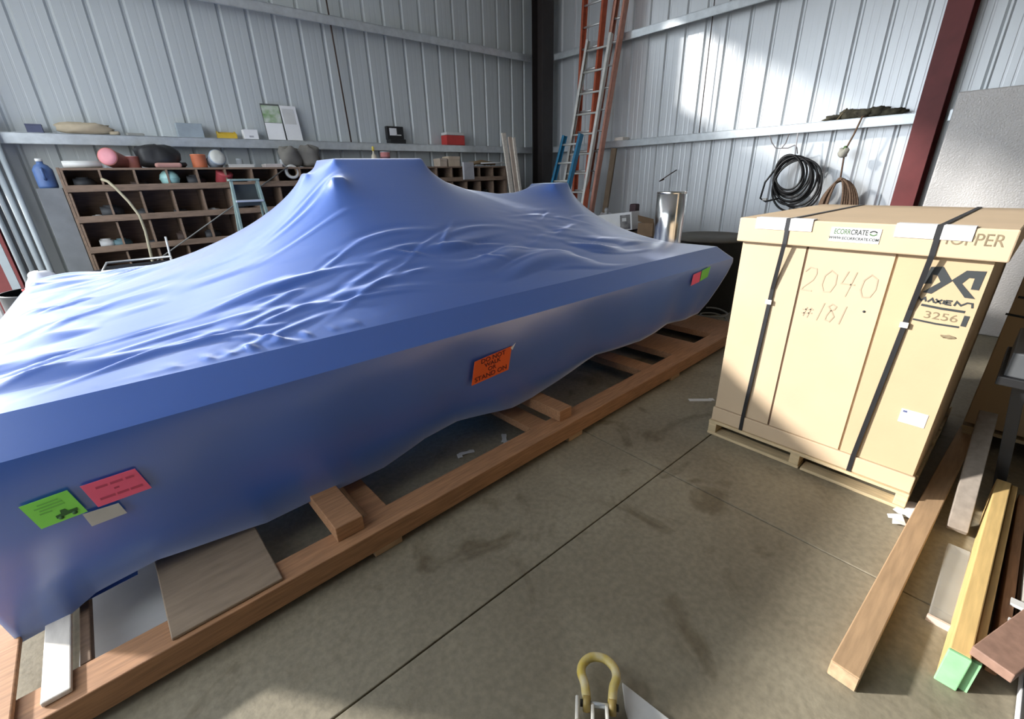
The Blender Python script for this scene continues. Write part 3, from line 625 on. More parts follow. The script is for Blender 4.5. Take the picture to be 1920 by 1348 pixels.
for k in range(3): MB().tube([(-.15, -.05+.04*k, .03+.012*(k == 1)), (.15, -.04+.035*k, .032+.012*(k == 1))], .028, 10).build('roll', OFFW, t)
t = thing('blue_jug', 'blue plastic jug standing at the left end of the shelf top', 'jug', (-.40, 6.62, 1.62)); BJ = c('blue_jug', (.06, .12, .28), .5); MB().lathe([(.07, 0), (.075, .02), (.075, .17), (.05, .21), (.025, .225), (.025, .245)], 18).build('body', BJ, t); MB().tube([(.0, -.07, .18), (.0, -.11, .17), (.0, -.11, .10), (.0, -.073, .08)], .012).build('handle', BJ, t); MB().lathe([(.028, .245), (.028, .27)], 14).build('cap', OFFW, t)
tag(boxitem('side_stand', '', 'stand', -.49, -.30, 6.50, 6.80, 0, 1.62, c('stand_grey', (.16, .17, .18), .7)), 'plain grey stand at the left end of the pigeonhole shelving', 'stand')
for k, (x0, x1, z1, lb, mm) in enumerate(((1.20, 1.48, .035, 'flat white box lid on the shelf top beside the round white lid', OFFW), (1.60, 1.80, .04, 'low pinkish white carton on the shelf top below the grey bags', c('pinkwhite', (.55, .50, .48))), (4.13, 4.27, .12, 'pale cardboard box on the shelf top right of the machine peak', c('pale_card', (.46, .38, .30))), (4.30, 4.52, .15, 'tan cardboard box on the shelf top right of the machine peak', c('tan_card', (.52, .42, .31))))):
    t = thing('low_box', lb, 'box', ((x0+x1)/2, 6.6, ST)); w = x1-x0; MB().box((0, 0, z1*.4), (w*.97, .18, z1*.8)).build('tray', mm, t, bevel=.003); MB().box((0, 0, z1*.85), (w, .19, z1*.3)).build('lid', mm, t, bevel=.003)
can('glass_jar', 'small clear-grey jar on the shelf top below the calendar', 1.84, 6.60, ST, .04, .09, c('jar', (.42, .44, .45), .2))
can('glass_jar', 'small pale jar on the shelf top right of the round white lid', 1.36, 6.68, ST, .035, .10, c('jar', (.42, .44, .45), .2))
t = thing('canvas_bag', 'pair of crumpled grey-brown canvas bags below the white leaning sheet', 'bag', (2.06, 6.62, ST)); CB = c('greybag', (.17, .16, .14), .9); MB().blob((-.12, 0, .12), (.26, .22, .24), 8, .16, 20).build('bag_body', CB, t); MB().blob((.13, .02, .13), (.28, .22, .26), 9, .16, 20).build('bag_body', CB, t)
t = thing('tape_roll', 'white tape roll standing at the edge of a pigeonhole beside the machine', 'roll', (1.90, 6.52, 1.66)); Mx = Matrix.Translation((0, 0, .085)) @ Matrix.Rotation(R(80), 4, 'X'); MB().lathe([(.055, -.025), (.085, -.025), (.085, .025), (.055, .025), (.055, -.025)], 24, Mx, cap=False).build('tape', OFFW, t); MB().lathe([(.052, -.026), (.055, -.026), (.055, .026), (.052, .026), (.052, -.026)], 24, Mx, cap=False).build('core', c('core', (.35, .25, .15)), t)
boxitem('binder', 'pale grey binder standing in a pigeonhole right of the machine peak', 'binder', 4.50, 4.72, 6.40, 6.44, 1.60, 1.86, c('binder', (.42, .42, .44)), .1)
# brushwood coloured straw and white rod by the right hand shelf
t = thing('straw_bundle', 'brown bundle of dry straw on the shelf top below the red cooler', 'bundle', (5.02, 6.62, ST))
for k in range(7): MB().tube([(-.30+.02*k, -.05+.015*k, .03+.012*(k % 3)), (.0, -.03+.012*k, .06+.012*((k+1) % 3)), (.28-.02*k, -.04+.02*k, .04+.010*(k % 2))], .022, 6).build('stalk', c('straw', (.24, .165, .09), .9), t)
tag(MB().tube([(4.86, 6.40, 1.845), (5.38, 6.36, 1.855)], .010, 8).build('white_rod', OFFW), 'thin white rod lying level between the straw and the upright boards', 'rod')
# fittings inside the pigeonholes
for k, (xx, row, w, h, mm) in enumerate([(-.10, 2, .12, .05, OFFW), (.30, 2, .16, .09, DARK), (.62, 2, .14, .07, DARK), (.95, 2, .16, .06, OFFW), (1.22, 2, .15, .16, DARK), (1.5, 2, .14, .08, DARK), (.02, 3, .15, .10, c('tealdark', (.10, .18, .20))), (.31, 3, .13, .06, DARK), (.87, 3, .16, .12, DARK), (1.16, 3, .12, .07, RUST), (.33, 1, .17, .08, RUST), (1.45, 1, .15, .07, c('mauve', (.30, .25, .25))), (4.45, 2, .14, .08, DARK), (4.75, 2, .15, .10, RUST), (5.03, 1, .14, .04, OFFW), (5.28, 1, .12, .05, OFFW), (-.12, 1, .17, .12, DARK), (.85, 1, .18, .13, DARK), (.02, 2, .19, .14, DARK), (1.80, 2, .17, .13, RUST), (.60, 3, .18, .13, RUST), (1.42, 3, .17, .12, DARK), (.30, 4, .18, .13, DARK), (-.11, 3, .13, .11, OFFW), (4.18, 2, .16, .12, DARK), (5.05, 2, .17, .13, DARK)]):
    ux = (xx+.27)/.282 if xx < 2.6 else (xx-2.62)/.282; ordn = ['first', 'second', 'third', 'fourth', 'fifth', 'sixth', 'seventh', 'eighth', 'ninth', 'tenth'][min(9, int(ux))]
    colr = 'pale' if mm is OFFW else ('rusty' if mm is RUST else 'dark'); rown = ['', 'top', 'second', 'third', 'fourth'][row]
    t = thing('pipe_fitting', '%s pipe fitting in the %s pigeonhole from the left, %s row of the %s shelving' % (colr, ordn, rown, 'left' if xx < 2.6 else 'right'), 'fitting', (xx, 6.56, LIT[row]+.0105), 0, 'fittings in the pigeonholes')
    r_ = h/2.2; MB().tube([(-w/2, 0, r_), (0, 0, r_), (w*.3, .05, r_)], r_, 10).build('pipe', mm, t); MB().lathe([(r_*.9, 0), (r_*.9, h)], 10, Matrix.Translation((-.01, .03, 0))).build('branch', mm, t)

# --- leaning on or standing by the shelving
def leaner(name, label, cat, a, b, r, m_): return tag(MB().tube([a, b], r, 10).build(name, m_), label, cat)
GP = mat('grey_pvc', (.33, .37, .39), .5, 0, .08, 4)
for k, (xb, xt, yb, r_) in enumerate(((-.73, -.80, 6.42, .022), (-.655, -.735, 6.38, .026), (-.79, -.865, 6.34, .020), (-.60, -.66, 6.30, .024))):
    leaner('conduit_pipe', ['thin grey pipe leaning on the ledge, second from the red column', 'thick grey pipe leaning on the ledge, third from the red column', 'grey pipe leaning on the ledge, nearest the red column', 'grey pipe leaning on the ledge, nearest the pigeonhole shelving'][k], 'pipe', (xb, yb, 0), (xt, 6.86, 2.32), r_, GP)
tag(MB().bar((-.86, 6.24, .0), (-.93, 6.58, 1.9), .06, .025, (0, -1, .2)).build('flat_bar', GP), 'grey flat bar leaning in front of the left red column', 'bar')
tag(MB().tube([(.02, 6.34, 1.69), (.06, 6.30, 1.67), (.10, 6.22, 1.61), (.17, 6.18, 1.47), (.215, 6.15, 1.34), (.222, 6.13, 1.18), (.20, 6.12, .9), (.18, 6.1, 0)], [.016, .014, .013, .013, .013, .013, .014, .016], 8).build('crooked_stick', mat('stick_wood', (.36, .32, .22), .8)), 'pale crooked stick leaning against the pigeonhole shelving', 'stick')
tag(MB().tube([(.36, 5.9, 1.13), (.30, 5.9, 0)], .010, 8).build('white_cane', OFFW), 'short thin white rod upright behind the dark tray', 'rod')
leaner('thin_rod', 'thin dark rod leaning diagonally across the pigeonholes', 'rod', (.25, 6.38, .85), (1.83, 6.42, 1.80), .007, c('rod_grey', (.16, .16, .15), .5))
# green step ladder
t = thing('step_ladder', 'weathered green step ladder standing before the pigeonhole shelving', 'ladder', (1.17, 5.75, 0)); LG = mat('ladder_green', (.22, .30, .28), .6, 0, .15, 12)
for s in (-1, 1):
    MB().bar((s*.20, -.26, 0), (s*.125, .0, 1.65), .026, .055, (0, -1, .2)).build('front_rail', LG, t, bevel=.003); MB().bar((s*.19, .34, 0), (s*.12, .04, 1.62), .02, .03, (0, 1, .2)).build('rear_leg', LG, t, bevel=.003)
MB().box((0, .02, 1.655), (.29, .12, .02)).build('top_cap', LG, t, bevel=.004)
for k in range(5):
    f = (k+.9)/5.6; MB().box((0, -.26+.26*f+.0, 1.65*f), (.40-.15*f, .085, .022)).build('step', ALU, t, bevel=.003)
MB().box((0, .06, 1.50), (.24, .012, .22)).build('paint_shelf', c('ladder_dark', (.05, .06, .06)), t)
# upright boards by the corner
for k, (xa, za, xb, w, mm, lb) in enumerate(((5.33, 2.31, 5.45, .085, PALEW, 'tallest pale board standing upright near the corner column'), (5.44, 2.25, 5.54, .07, mat('pale_board2', (.52, .43, .36), .7), 'brownish pale board standing upright between two others near the corner'), (5.50, 2.24, 5.62, .05, PALEW, 'narrow pale board standing upright, rightmost near the corner column'))):
    tag(MB().bar((xb+.12, 6.20-.02*k, 0), (xa, 6.36-.03*k, za), w, .03, (0, -1, .1)).build('upright_board', mm, bevel=.003), lb, 'board')
# things on the far side of the machine, left
t = thing('plastic_tray', 'shallow dark tray with pale rim behind the left end of the machine', 'tray', (.06, 5.62, .64))
MB().box((0, 0, .01), (.50, .36, .02)).build('bottom', DARK, t); MB().tube([(-.26, -.19, .27), (.27, -.19, .27), (.29, .19, .30), (-.22, .19, .30)], .012, 8, closed=True).build('rim', ALU, t)
for s in (-1, 1): MB().bar((s*.25, 0, .02), (s*.265, 0, .27), .006, .36, (1, 0, 0)).build('side_wall', DARK, t); MB().bar((0, s*.18, .02), (0, s*.19, .27), .5, .006, (0, 1, 0)).build('long_wall', DARK, t)
t = thing('tray_stand', 'low dark bench under the tray behind the machine', 'bench', (.06, 5.62, 0)); MB().box((0, 0, .61), (.6, .42, .055)).build('top', DARK, t)
for sx_ in (-1, 1):
    for sy_ in (-1, 1): MB().box((sx_*.26, sy_*.17, .29), (.05, .05, .58)).build('leg', DARK, t)
t = thing('plastic_bag', 'crumpled white plastic bag on a drum behind the machine, far left', 'bag', (-.60, 5.50, .802)); MB().blob((0, 0, .08), (.20, .18, .16), 11, .15, 18).build('bag', WHITE, t); MB().blob((-.11, -.04, .02), (.05, .04, .04), 12).build('red_tag', RED, t)
t = thing('cable_coil', 'thin tan cable coil beside the white bag behind the machine', 'cable', (-.50, 5.62, .802)); MB().tube([(.09*math.cos(a), .07*math.sin(a), .03+.03*math.sin(a*1.5)) for a in [i*.45 for i in range(28)]], .008, 6).build('cable', c('tan_cable', (.5, .36, .2)), t)
t = thing('steel_drum', 'dark drum behind the left end of the machine under the white bag', 'drum', (-.64, 5.58, 0)); MB().lathe([(.26, 0), (.26, .26), (.27, .27), (.26, .28), (.26, .52), (.27, .53), (.26, .54), (.26, .78), (.268, .79), (.268, .80)], 28).build('body', DARK, t); MB().lathe([(.255, .795), (.255, .80)], 28).build('lid', DARK, t)

# ------------------------------------------------------------------ ladders in the corner
def ladder(name, label, bl, br, tl, tr, rail_w, rail_d, m_rail, m_rung, n, hollow=False, feet=True):
    """bl, br, tl, tr: world ends of left and right rails"""
    bl, br, tl, tr = map(Vector, (bl, br, tl, tr)); t = thing(name, label, 'ladder', (bl+br)/2); nrm = (tl-bl).cross(br-bl).normalized()
    for a, b in ((bl, tl), (br, tr)):
        side = (br-bl).normalized(); mb = MB(); mb.bar(a, b, rail_w*.35, rail_d, nrm)
        s = 1 if a is bl else -1
        for q in (-1, 1): mb.bar(a+side*s*rail_w*.3+nrm*q*(rail_d/2-.004), b+side*s*rail_w*.3+nrm*q*(rail_d/2-.004), rail_w, .008, nrm)
        cwx(mb, 'rail', m_rail, t)
    for k in range(n):
        f = (k+.5)/n; cwx(MB().tube([bl.lerp(tl, f), br.lerp(tr, f)], .016, 8), 'rung', m_rung, t)
    if feet:
        for a in (bl, br): cwx(MB().box((a.x, a.y, .015), (.07, .05, .03)), 'foot', BLACK, t)
    return t
def cwx(mb, name, m_, par): return mb.build(name, m_, par, world=True)
def ext(p, q, z):
    """extend the line p-q to height z"""
    p = Vector(p); q = Vector(q); return p+(q-p)*((z-p.z)/(q.z-p.z))
ALUW = mat('weathered_aluminium', (.62, .62, .58), .5, .2, .08, 12)
# orange extension ladder against the wall: rails read off at two heights
def rails(l1, l2, r1, r2, zt, zb=0.0): return ext(l1, l2, zb), ext(r1, r2, zb), ext(l1, l2, zt), ext(r1, r2, zt)
ladder('extension_ladder', 'tall orange fiberglass ladder farthest back in the corner', *rails((6.66, 5.82, 4.22), (6.50, 5.72, 3.10), (6.66, 5.40, 4.12), (6.50, 5.35, 3.10), 4.9), .045, .09, FIBO, ALU, 16)
ladder('extension_ladder', 'tall red and salmon fiberglass ladder, rightmost of the ladders', *rails((6.66, 5.20, 4.05), (6.32, 5.42, .95), (6.70, 5.02, 4.03), (6.36, 5.25, .95), 4.9), .05, .11, FIBS, ALU, 16)
ladder('extension_ladder', 'aluminium ladder leaning between the orange and blue ladders', *rails((6.46, 5.556, 3.62), (6.22, 5.70, 1.895), (6.46, 5.085, 3.58), (6.18, 5.30, 1.08), 3.60), .04, .085, ALUW, ALUW, 12)
ladder('blue_ladder', 'short blue fiberglass ladder with white rungs in front of the other ladders', *rails((6.05, 5.64, 2.24), (5.93, 5.775, 1.53), (6.05, 5.28, 2.175), (5.90, 5.415, 1.29), 2.235), .045, .085, BLUEL, ALUW, 8)
# rope clip and pulley of the aluminium ladder area
tag(MB().bar((6.42, 5.14, 0), (6.60, 5.02, 2.02), .10, .035, (1, 0, .1)).build('upright_plank', mat('plank_dark', (.16, .115, .075), .8), bevel=.003), 'dark plank leaning on the wall just right of the red ladder', 'plank')
boxitem('wood_offcut', 'short pale wooden offcut on the wall ledge behind the red ladder', 'offcut', 6.76, 6.93, 4.98, 5.15, LZ, LZ+.05, PALEW)

# ------------------------------------------------------------------ along the sunlit wall
zs_ = lambda x, y: float(resample(gx, gy, Z, np.array([min(max(x, X0), X1)]), np.array([min(max(y, Y0), Y1)]))[0, 0])
def film_hit(px, py):
    d = (FW+RT*((px-960)/FPX)+DN*((py-674)/FPX)).normalized(); t_ = 2.0
    while t_ < 9:
        p = CAM+d*t_
        if X0 < p.x < X1 and Y0 < p.y < Y1 and p.z < zs_(p.x, p.y): return p
        t_ += .004
    return None
p = film_hit(1266, 434) or Vector((4.15, 2.42, 1.0))
dist = (p-CAM).dot(FW); cr = 26.0/FPX*dist; chh = at(1268, 359, 0, p.x).z-zs_(p.x, p.y)
t = thing('duct_pipe', 'shiny galvanized duct pipe standing upright on the right end of the blue film', 'duct', (p.x, p.y+.02, zs_(p.x, p.y)-.006)); DUCT = mat('duct_steel', (.78, .78, .76), .20, 1.0, .05, 9)
MB().lathe([(cr*.965, 0), (cr*.98, chh*.3), (cr*1.0, chh), (cr*.985, chh), (cr*.965, chh*.3), (cr*.95, .004), (cr*.965, 0)], 40, cap=False).build('shell', DUCT, t)
MB().lathe([(cr*1.005, chh-.012), (cr*1.015, chh-.004), (cr*1.005, chh+.003)], 40, cap=False).build('rim', DUCT, t)
MB().bar((-cr*.55, -cr*.79, .01), (-cr*.58, -cr*.82, chh-.01), .014, .006, (-.57, -.82, 0)).build('seam', DUCT, t)

t = thing('plastic_bin', 'dark round bin with a flat lid between the blue film and the tan carton', 'bin', (5.45, 2.62, 0)); BINM = mat('bin_dark', (.030, .030, .027), .7); BINL = mat('bin_lid', (.13, .12, .10), .7)
MB().lathe([(.36, 0), (.43, .86), (.44, .87)], 32).build('body', BINM, t); MB().lathe([(.455, .865), (.46, .885), (.44, .90), (.30, .915), (.28, .905), (.05, .905)], 32).build('lid', BINL, t)
for s in (-1, 1): MB().tube([(s*.42, -.06, .72), (s*.49, -.06, .72), (s*.49, .06, .72), (s*.42, .06, .72)], .016).build('handle', BINM, t)
for k, (x_, y_, z_, rr) in enumerate(((4.90, 2.20, .012, .14), (5.02, 1.86, .012, .11))):
    tag(MB().tube([(x_+rr*math.cos(a)*(1+.1*math.sin(3*a)), y_+rr*math.sin(a), z_+.010*a) for a in [i*.35 for i in range(40)]], .010, 6).build('hose_loop', c('palehose', (.22, .22, .20), .5)), ['larger pale hose loop on the floor right of the skid', 'smaller pale hose loop on the floor nearest the tan carton'][k], 'hose')
# boxes beyond the machine
t = thing('low_bench', 'dark low bench behind the machine carrying the white printed box', 'bench', (6.1, 4.35, 0)); MB().box((0, 0, .735), (.55, 1.3, .05)).build('top', WOODD, t, bevel=.003)
for sx_ in (-1, 1):
    for sy_ in (-1, 1): MB().box((sx_*.22, sy_*.58, .355), (.06, .06, .71)).build('leg', WOODD, t)
t = thing('printed_box', 'white box with a dark printed panel tilted on the bench behind the machine', 'box', (6.0, 4.42, .775), R(8)); Mx = Matrix.Rotation(R(-7), 4, 'X')
MB().box((0, 0, .15), (.26, .62, .26), Mx).build('body', WHITE, t, bevel=.004); MB().box((-.1315, -.20, .165), (.002, .17, .21), Mx).build('printed_panel', mat('print_dark', (.07, .065, .07), .6, 0, .2, 12, col2=(.30, .29, .28)), t)
MB().box((-.1335, -.18, .20), (.002, .07, .05), Mx).build('print_mark', OFFW, t)
t = thing('open_carton', 'small open brown carton with raised flaps beside the white printed box', 'carton', (6.05, 3.86, .76)); BRC = mat('brown_card', (.26, .17, .10), .8); MB().box((0, 0, .09), (.26, .26, .18)).build('body', BRC, t, bevel=.003)
MB().bar((-.12, 0, .18), (-.17, -.02, .27), .26, .005, (1, 0, .4)).build('flap', BRC, t); MB().bar((0, -.125, .18), (.02, -.20, .29), .24, .005, (0, 1, .4)).build('flap', PALEW, t)
t = thing('plastic_bag', 'clear crumpled plastic bag behind the white printed box', 'bag', (6.2, 4.80, .762)); MB().blob((0, 0, .14), (.18, .22, .28), 14, .2, 18).build('bag', mat('clear_bag', (.5, .5, .5), .3, alpha=.6), t); MB().blob((0, 0, .30), (.07, .08, .10), 15, .2, 12).build('tied_neck', mat('clear_bag', (.5, .5, .5)), t)
boxitem('dark_jar', 'small dark maroon tin behind the white printed box', 'tin', 6.28, 6.40, 4.30, 4.42, .762, 1.18, c('maroon', (.06, .03, .035)), 0, .02)
tag(MB().tube([(6.90, 4.02, 1.66), (6.78, 4.06, 1.60), (6.66, 4.16, 1.50), (6.70, 4.10, 1.53)], .008, 6).build('bent_wire', RUST), 'bent piece of wire sticking out of the sunlit wall above the boxes', 'wire')

# black hose coil hung under the ledge
t = thing('hose_coil', 'coil of black hose hanging under the ledge of the sunlit wall', 'hose', (6.70, 2.27, 1.17)); rs = np.random.RandomState(4)
for k in range(11):
    ry, rz_ = .15+.012*k+.01*rs.rand(), .20+.010*k+.012*rs.rand(); x_ = -.05+.010*(k % 5)*1.6+.01*rs.rand(); sk_ = .03*rs.randn(); zt = .62-.006*k
    MB().tube([(x_+.01*math.sin(2*a+k), ry*math.cos(a)+sk_*math.sin(a)-.012*k+.05, zt-rz_+rz_*math.sin(a)) for a in [i*2*math.pi/36 for i in range(36)]], .0125, 7, closed=True).build('hose_turn', BLACK, t)
MB().tube([(-.02, .12, .10), (-.04, .26, .06), (-.05, .33, .10), (-.04, .31, .30), (-.03, .20, .48)], .012, 7).build('loose_end', BLACK, t); MB().box((-.05, .27, .09), (.04, .05, .03)).build('plug', OFFW, t)
t = thing('hanging_hook', 'thin wire hooks tying the black hose coil to the ledge', 'hook', (6.72, 2.45, 1.80))
MB().tube([(0, .20, .235), (0, .16, .15), (0, .10, .08), (0, .03, .07), (0, -.01, .13), (0, -.03, .235)], .006, 6).build('wire', c('wire_grey', (.25, .22, .22), .5), t); MB().tube([(0, .03, .075), (0, -.05, .07), (0, -.12, .10), (0, -.15, .07), (0, -.17, .0)], .006, 6).build('wire', c('wire_grey', (.25, .22, .22)), t); MB().tube([(0, -.13, .235), (-.01, -.14, .08), (-.01, -.15, -.03)], .007, 6).build('cord', c('cord_w', (.6, .58, .6)), t)
# brown rope coil
t = thing('rope_coil', 'coil of brown rope hanging on a cord, partly hidden by the tan carton', 'rope', (6.70, 1.74, .93)); ROPE = mat('rope', (.21, .135, .09), .9, 0, .3, 60)
for k in range(8):
    w_ = .06+.014*k; x_ = -.04+.012*(k % 4); h_ = .58-.004*k
    MB().tube([(x_, w_*math.cos(a)*(1.25-.25*math.sin(a))-.004*k, h_/2+(h_/2)*math.sin(a)) for a in [i*2*math.pi/28 for i in range(28)]], .013, 7, closed=True).build('rope_turn', ROPE, t)
t = thing('tie_cord', 'brown cord with a pale knotted rag holding the rope coil to the ledge', 'cord', (6.70, 1.70, 1.45)); MB().tube([(.12, -.02, .71), (-.005, -.02, .70), (-.008, .02, .52), (-.008, .07, .36), (-.005, .06, .20), (0, .05, .04)], .010, 7).build('cord', ROPE, t)
MB().blob((-.02, .08, .33), (.07, .10, .10), 17, .25, 14).build('knotted_rag', c('rag_pale', (.50, .49, .42), .9), t); MB().blob((-.02, .07, .385), (.03, .035, .04), 18, .2, 10).build('green_scrap', c('grn', (.12, .22, .07)), t)
# camouflage bundle on the ledge
t = thing('netting_bundle', 'dark camouflage netting bundle lying on the ledge of the sunlit wall', 'bundle', (6.84, 1.73, LZ)); CAMO = mat('camo', (.035, .032, .025), .9, 0, .3, 18, col2=(.13, .12, .08))
for k, (yy, w_, h_) in enumerate(((.27, .22, .06), (.12, .22, .10), (-.02, .18, .09), (-.15, .20, .10), (-.29, .22, .07))): MB().blob((0, yy, h_/2), (.13, w_, h_), 20+k, .22, 16).build('roll', CAMO, t)
MB().tube([(-.05, .22, .0), (-.06, .18, .06), (0, .16, .115), (.06, .15, .06)], .010, 6).build('tie', c('tie_tan', (.20, .16, .09)), t)

# white foam sheets in bubble film
FOAM = mat('bubble_film', (.80, .77, .74), .22, 0, .05, 3, bump=.5, bscale=70, spec=.7)
for k, (x_, y1_, h_, lb) in enumerate(((6.34, .90, 2.27, 'white bubble-wrapped sheet standing right behind the red column, nearest the room'), (6.42, .86, 2.25, 'white wrapped sheet standing behind the front bubble-wrapped sheet'))):
    t = thing('foam_sheet', lb, 'sheet', (x_+.10, -.4, 0)); MB().bar((0, 0, 0), (.12, 0, h_), 2.6 if k == 0 else 2.55, .055, (1, 0, 0)).build('sheet', FOAM, t, bevel=.012)
    MB().bar((-.030, -.55, .0), (.09, -.55, h_), .05, .003, (1, 0, 0)).build('tape', OFFW, t)

# ------------------------------------------------------------------ on the floor
t = thing('floor_timber', 'long brown timber lying on the concrete in front of the leaning lumber', 'timber', (2.6, .0, 0)); MB().bar((-1.16, .032, .034), (1.15, -.035, .034), .082, .066).build('timber', WOODB, t, bevel=.004)
MB().bar((-1.1615, .032, .034), (-1.1585, .0319, .034), .076, .06).build('end_grain', mat('end_grain', (.46, .33, .20), .8, 0, .2, 40), t)
def lumber(name, label, a, b, w, h, m_, cat='board'):
    return tag(MB().bar(a, b, w, h).build(name, m_, bevel=.003), label, cat)
t = thing('yellow_board', 'bright yellow board with a green painted end among the lumber', 'board', (2.4, -.21, 0)); MB().bar((-.70, .012, .072), (.62, -.004, .072), .052, .144).build('board', WOODY, t, bevel=.004)
MB().bar((-.712, .012, .072), (-.699, .012, .072), .056, .146).build('painted_end', mat('green_paint', (.26, .55, .27), .6, 0, .15, 20), t, bevel=.003)
t = thing('yellow_board', 'narrow yellow-brown board lying against the bright yellow board', 'board', (2.4, -.25, 0)); MB().bar((-.68, .0125, .065), (.63, -.0045, .065), .022, .13).build('board', mat('wood_honey', (.50, .32, .12), .6, 0, .15, 6, (1.2, 14, 14)), t, bevel=.003); MB().bar((-.692, .0125, .065), (-.679, .0125, .065), .024, .132).build('painted_end', MATS['green_paint'], t)
lumber('lumber_plank', 'dark brown plank on edge just right of the yellow boards', (1.85, -.292, .05), (3.02, -.292, .05), .03, .10, WOODR)
lumber('lumber_plank', 'pale grey plank lying flat right of the yellow boards', (1.95, -.37, .085), (3.02, -.36, .085), .085, .03, mat('grey_plank', (.42, .40, .35), .75, 0, .12, 5, (1.2, 10, 10)))
lumber('lumber_plank', 'brown plank under the pale grey plank by the right edge', (1.98, -.37, .034), (3.02, -.36, .034), .10, .066, WOODD)
lumber('lumber_plank', 'reddish brown plank lying across the lumber at the right edge', (1.70, -.262, .164), (2.45, -.50, .164), .10, .036, mat('red_plank', (.27, .16, .115), .7, 0, .15, 5, (8, 8, 8)))
for k, (x_, lb) in enumerate(((2.02, 'white plastic bracket nearest the reddish plank'), (2.14, 'white plastic bracket farther from the reddish plank'))):
    t = thing('plastic_bracket', lb, 'bracket', (x_, -.335, .1005)); MB().box((0, 0, .006), (.035, .08, .012)).build('foot', OFFW, t); MB().box((0, -.036, .03), (.035, .010, .05)).build('upright', OFFW, t)
a_ = at(1843, 1040, 2, 0); b_ = at(1853, 775, 2, .40)
lumber('leaning_plank', 'grey-brown plank rising from the floor beside the yellow board towards the dark stand', (a_.x+.06, -.118, .03), b_, .07, .03, mat('leaning_wood', (.27, .23, .19), .75, 0, .15, 5, (6, 6, 6)))
t = thing('plastic_sleeve', 'clear plastic sleeve lying on the floor left of the yellow board', 'sleeve', (2.5, -.15, 0)); CLEAR = mat('clear_plastic', (.55, .56, .54), .2, alpha=.35)
MB().bar((-.55, .0, .012), (-.02, .008, .012), .075, .022).build('sleeve', CLEAR, t, bevel=.004); MB().bar((-.557, 0, .014), (-.547, 0, .014), .08, .028).build('end_cap', mat('cap_pink', (.55, .46, .40), .5), t)
t = thing('black_case', 'black case with white edge strips at the lower right corner', 'case', (1.62, -.62, 0)); MB().box((0, 0, .06), (.70, .52, .12)).build('body', BLACK, t, bevel=.006)
MB().box((0, .255, .123), (.70, .016, .008)).build('edge_strip', WHITE, t); MB().box((0, .20, .123), (.70, .012, .008)).build('edge_strip', WHITE, t); MB().box((0, .262, .02), (.70, .004, .03)).build('edge_strip', WHITE, t)
t = thing('tool_stand', 'dark grey tool stand with black edge at the right edge beside the cartons', 'stand', (3.06, -.33, 0)); TG = c('stand_steel', (.085, .09, .095), .5)
MB().box((0, 0, .79), (.5, .54, .11)).build('top', TG, t, bevel=.006); MB().box((0, 0, .715), (.54, .57, .04)).build('edge', BLACK, t, bevel=.004); MB().box((.02, -.10, .90), (.3, .25, .11)).build('clamp', BLACK, t, bevel=.01)
for sx_ in (-1, 1):
    for sy_ in (-1, 1): MB().bar((.22+sx_*.12, -.05+sy_*.16, 0), (sx_*.18, sy_*.21, .70), .045, .045, (1, 0, 0)).build('leg', DARK, t, bevel=.003)
# paper, tape
t = thing('torn_paper', 'crumpled white paper on the floor between pallet corner and brown timber', 'paper', (2.57, .055, 0)); rs = np.random.RandomState(9)
def crumple(w_, d_, nx_, ny_, amp, seed):
    r2 = np.random.RandomState(seed); vs = []; fs = []
    for i in range(nx_):
        for j in range(ny_): vs.append((w_*(i/(nx_-1)-.5)+.003*r2.randn()*min(1, w_*8), d_*(j/(ny_-1)-.5)+.002*r2.randn(), .004+amp*r2.rand()*(1 if 0 < i < nx_-1 else .5)))
    n_ = len(vs); vs += [(x_, y_, z_+.0012) for x_, y_, z_ in vs]
    for i in range(nx_-1):
        for j in range(ny_-1):
            q = i*ny_+j; fs += [(q, q+1, q+ny_+1, q+ny_), (n_+q, n_+q+ny_, n_+q+ny_+1, n_+q+1)]
    return vs, fs
MB().add(*crumple(.16, .075, 6, 4, .022, 3), True, Matrix.Translation((.08, -.005, 0)) @ Matrix.Rotation(R(-20), 4, 'Z')).build('sheet', WHITE, t); MB().add(*crumple(.07, .06, 4, 3, .03, 5), True, Matrix.Translation((-.06, .025, 0)) @ Matrix.Rotation(R(30), 4, 'Z')).build('torn_strip', WHITE, t)
t = thing('tape_strip', 'short pale strip of tape on the floor between skid and tan carton', 'tape', (3.02, 1.36, .0)); T_ = Matrix.Rotation(R(-43), 4, 'Z'); MB().box((0, 0, .0015), (.165, .035, .003), T_).build('strip', OFFW, t)
MB().add(*crumple(.03, .036, 3, 3, .004, 8), True, T_ @ Matrix.Translation((.09, 0, 0))).build('curled_end', OFFW, t)
for k, (px_, py_, lb) in enumerate(((875, 850, 'small pale paper scrap on the floor inside the skid, nearer the camera'), (945, 822, 'small pale paper scrap on the floor inside the skid, farther away'))):
    p = at(px_, py_, 2, 0); t = thing('paper_scrap', lb, 'paper', (p.x, p.y, 0), R(-20+70*k)); MB().add(*crumple(.10, .03, 5, 3, .006, 30+k), True).build('scrap', OFFW, t); MB().add(*crumple(.03, .045, 3, 3, .008, 40+k), True, Matrix.Translation((-.05, -.02, 0))).build('fold', OFFW, t)

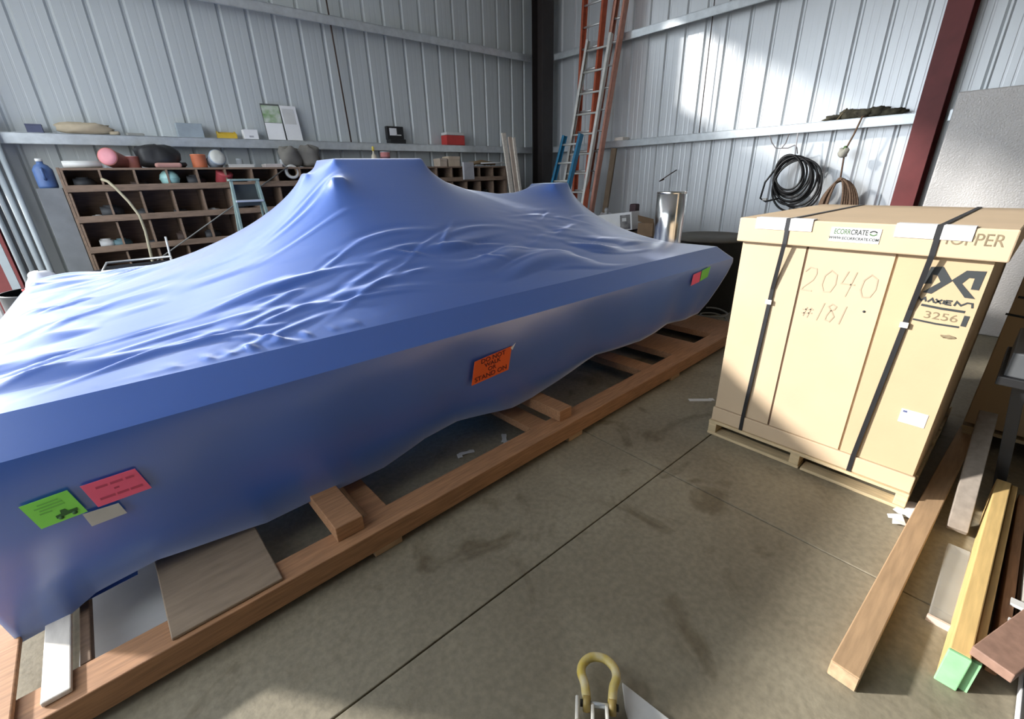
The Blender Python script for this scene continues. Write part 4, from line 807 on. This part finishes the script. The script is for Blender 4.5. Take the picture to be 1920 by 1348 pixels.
# shackle in the foreground on a white board
t = thing('white_board', 'white board lying on the floor at the bottom edge beside the yellow shackle', 'board', (.80, .36, 0)); MB().prism([(.088, .155), (.035, .105), (-.16, -.14), (-.05, -.30), (.11, -.03)], .014, Matrix()).build('panel', mat('board_white', (.62, .62, .60), .5), t, bevel=.002)
sh_ = thing('lifting_shackle', 'worn yellow lifting shackle with white link plates in the foreground', 'shackle', (.775, .525, 0), math.atan2(.085, .10))
SY = mat('shackle_yellow', (.60, .44, .08), .45, 0, .15, 25, col2=(.62, .54, .34)); SW = mat('link_white', (.66, .63, .56), .5, 0, .12, 30)
# local x points away from the camera, local y to the left
bow = [(-.015, .040, .055), (.03, .046, .055), (.065, .058, .056), (.095, .052, .057), (.118, .028, .058), (.124, 0, .058), (.118, -.028, .058), (.095, -.052, .057), (.065, -.058, .056), (.03, -.046, .055), (-.015, -.040, .055)]
def smooth(pts, n=4):
    P = [Vector(q) for q in pts]; out = []
    for i in range(len(P)-1):
        p0 = P[max(i-1, 0)]; p1 = P[i]; p2 = P[i+1]; p3 = P[min(i+2, len(P)-1)]
        for k in range(n):
            u = k/n; out.append(.5*((2*p1)+(-p0+p2)*u+(2*p0-5*p1+4*p2-p3)*u*u+(-p0+3*p1-3*p2+p3)*u**3))
    return out+[P[-1]]
MB().tube(smooth(bow), .0145, 12).build('bow', SY, sh_)
Ry = Matrix.Rotation(R(90), 4, 'X')
for s in (-1, 1):
    MB().lathe([(.022, -.011), (.024, 0), (.022, .011)], 18, Matrix.Translation((-.025, s*.040, .050)) @ Ry).build('eye', mat('shackle_brass', (.34, .24, .07), .5, 0, .2, 30), sh_)
    ln = MB(); ln.prism([(-.075, -.020), (-.03, -.026), (.0, -.018), (.018, .0), (.0, .018), (-.03, .026), (-.075, .020)], .010, Matrix.Translation((-.035, s*.022+.005, .05)) @ Ry); ln.build('link_plate', SW, sh_, bevel=.003)
    MB().lathe([(.010, -.004), (.010, .004)], 12, Matrix.Translation((-.025, s*.056, .050)) @ Ry).build('pin_end', DARK, sh_)
MB().tube([(-.025, -.06, .05), (-.025, .06, .05)], .009, 10).build('pin', GALV, sh_)
t = MB().prism([(-.06, -.030), (.0, -.034), (.01, .0), (.0, .034), (-.06, .030)], .030, Matrix.Translation((-.06, 0, .0))).build('base_block', SW, sh_, bevel=.004)
o = MB().prism([(-.05, -.025), (.02, -.02), (.03, .0), (.02, .02), (-.05, .025)], .010, Matrix.Translation((-.035, .075, .05)) @ Ry).build('link_plate', SW, sh_, bevel=.003)
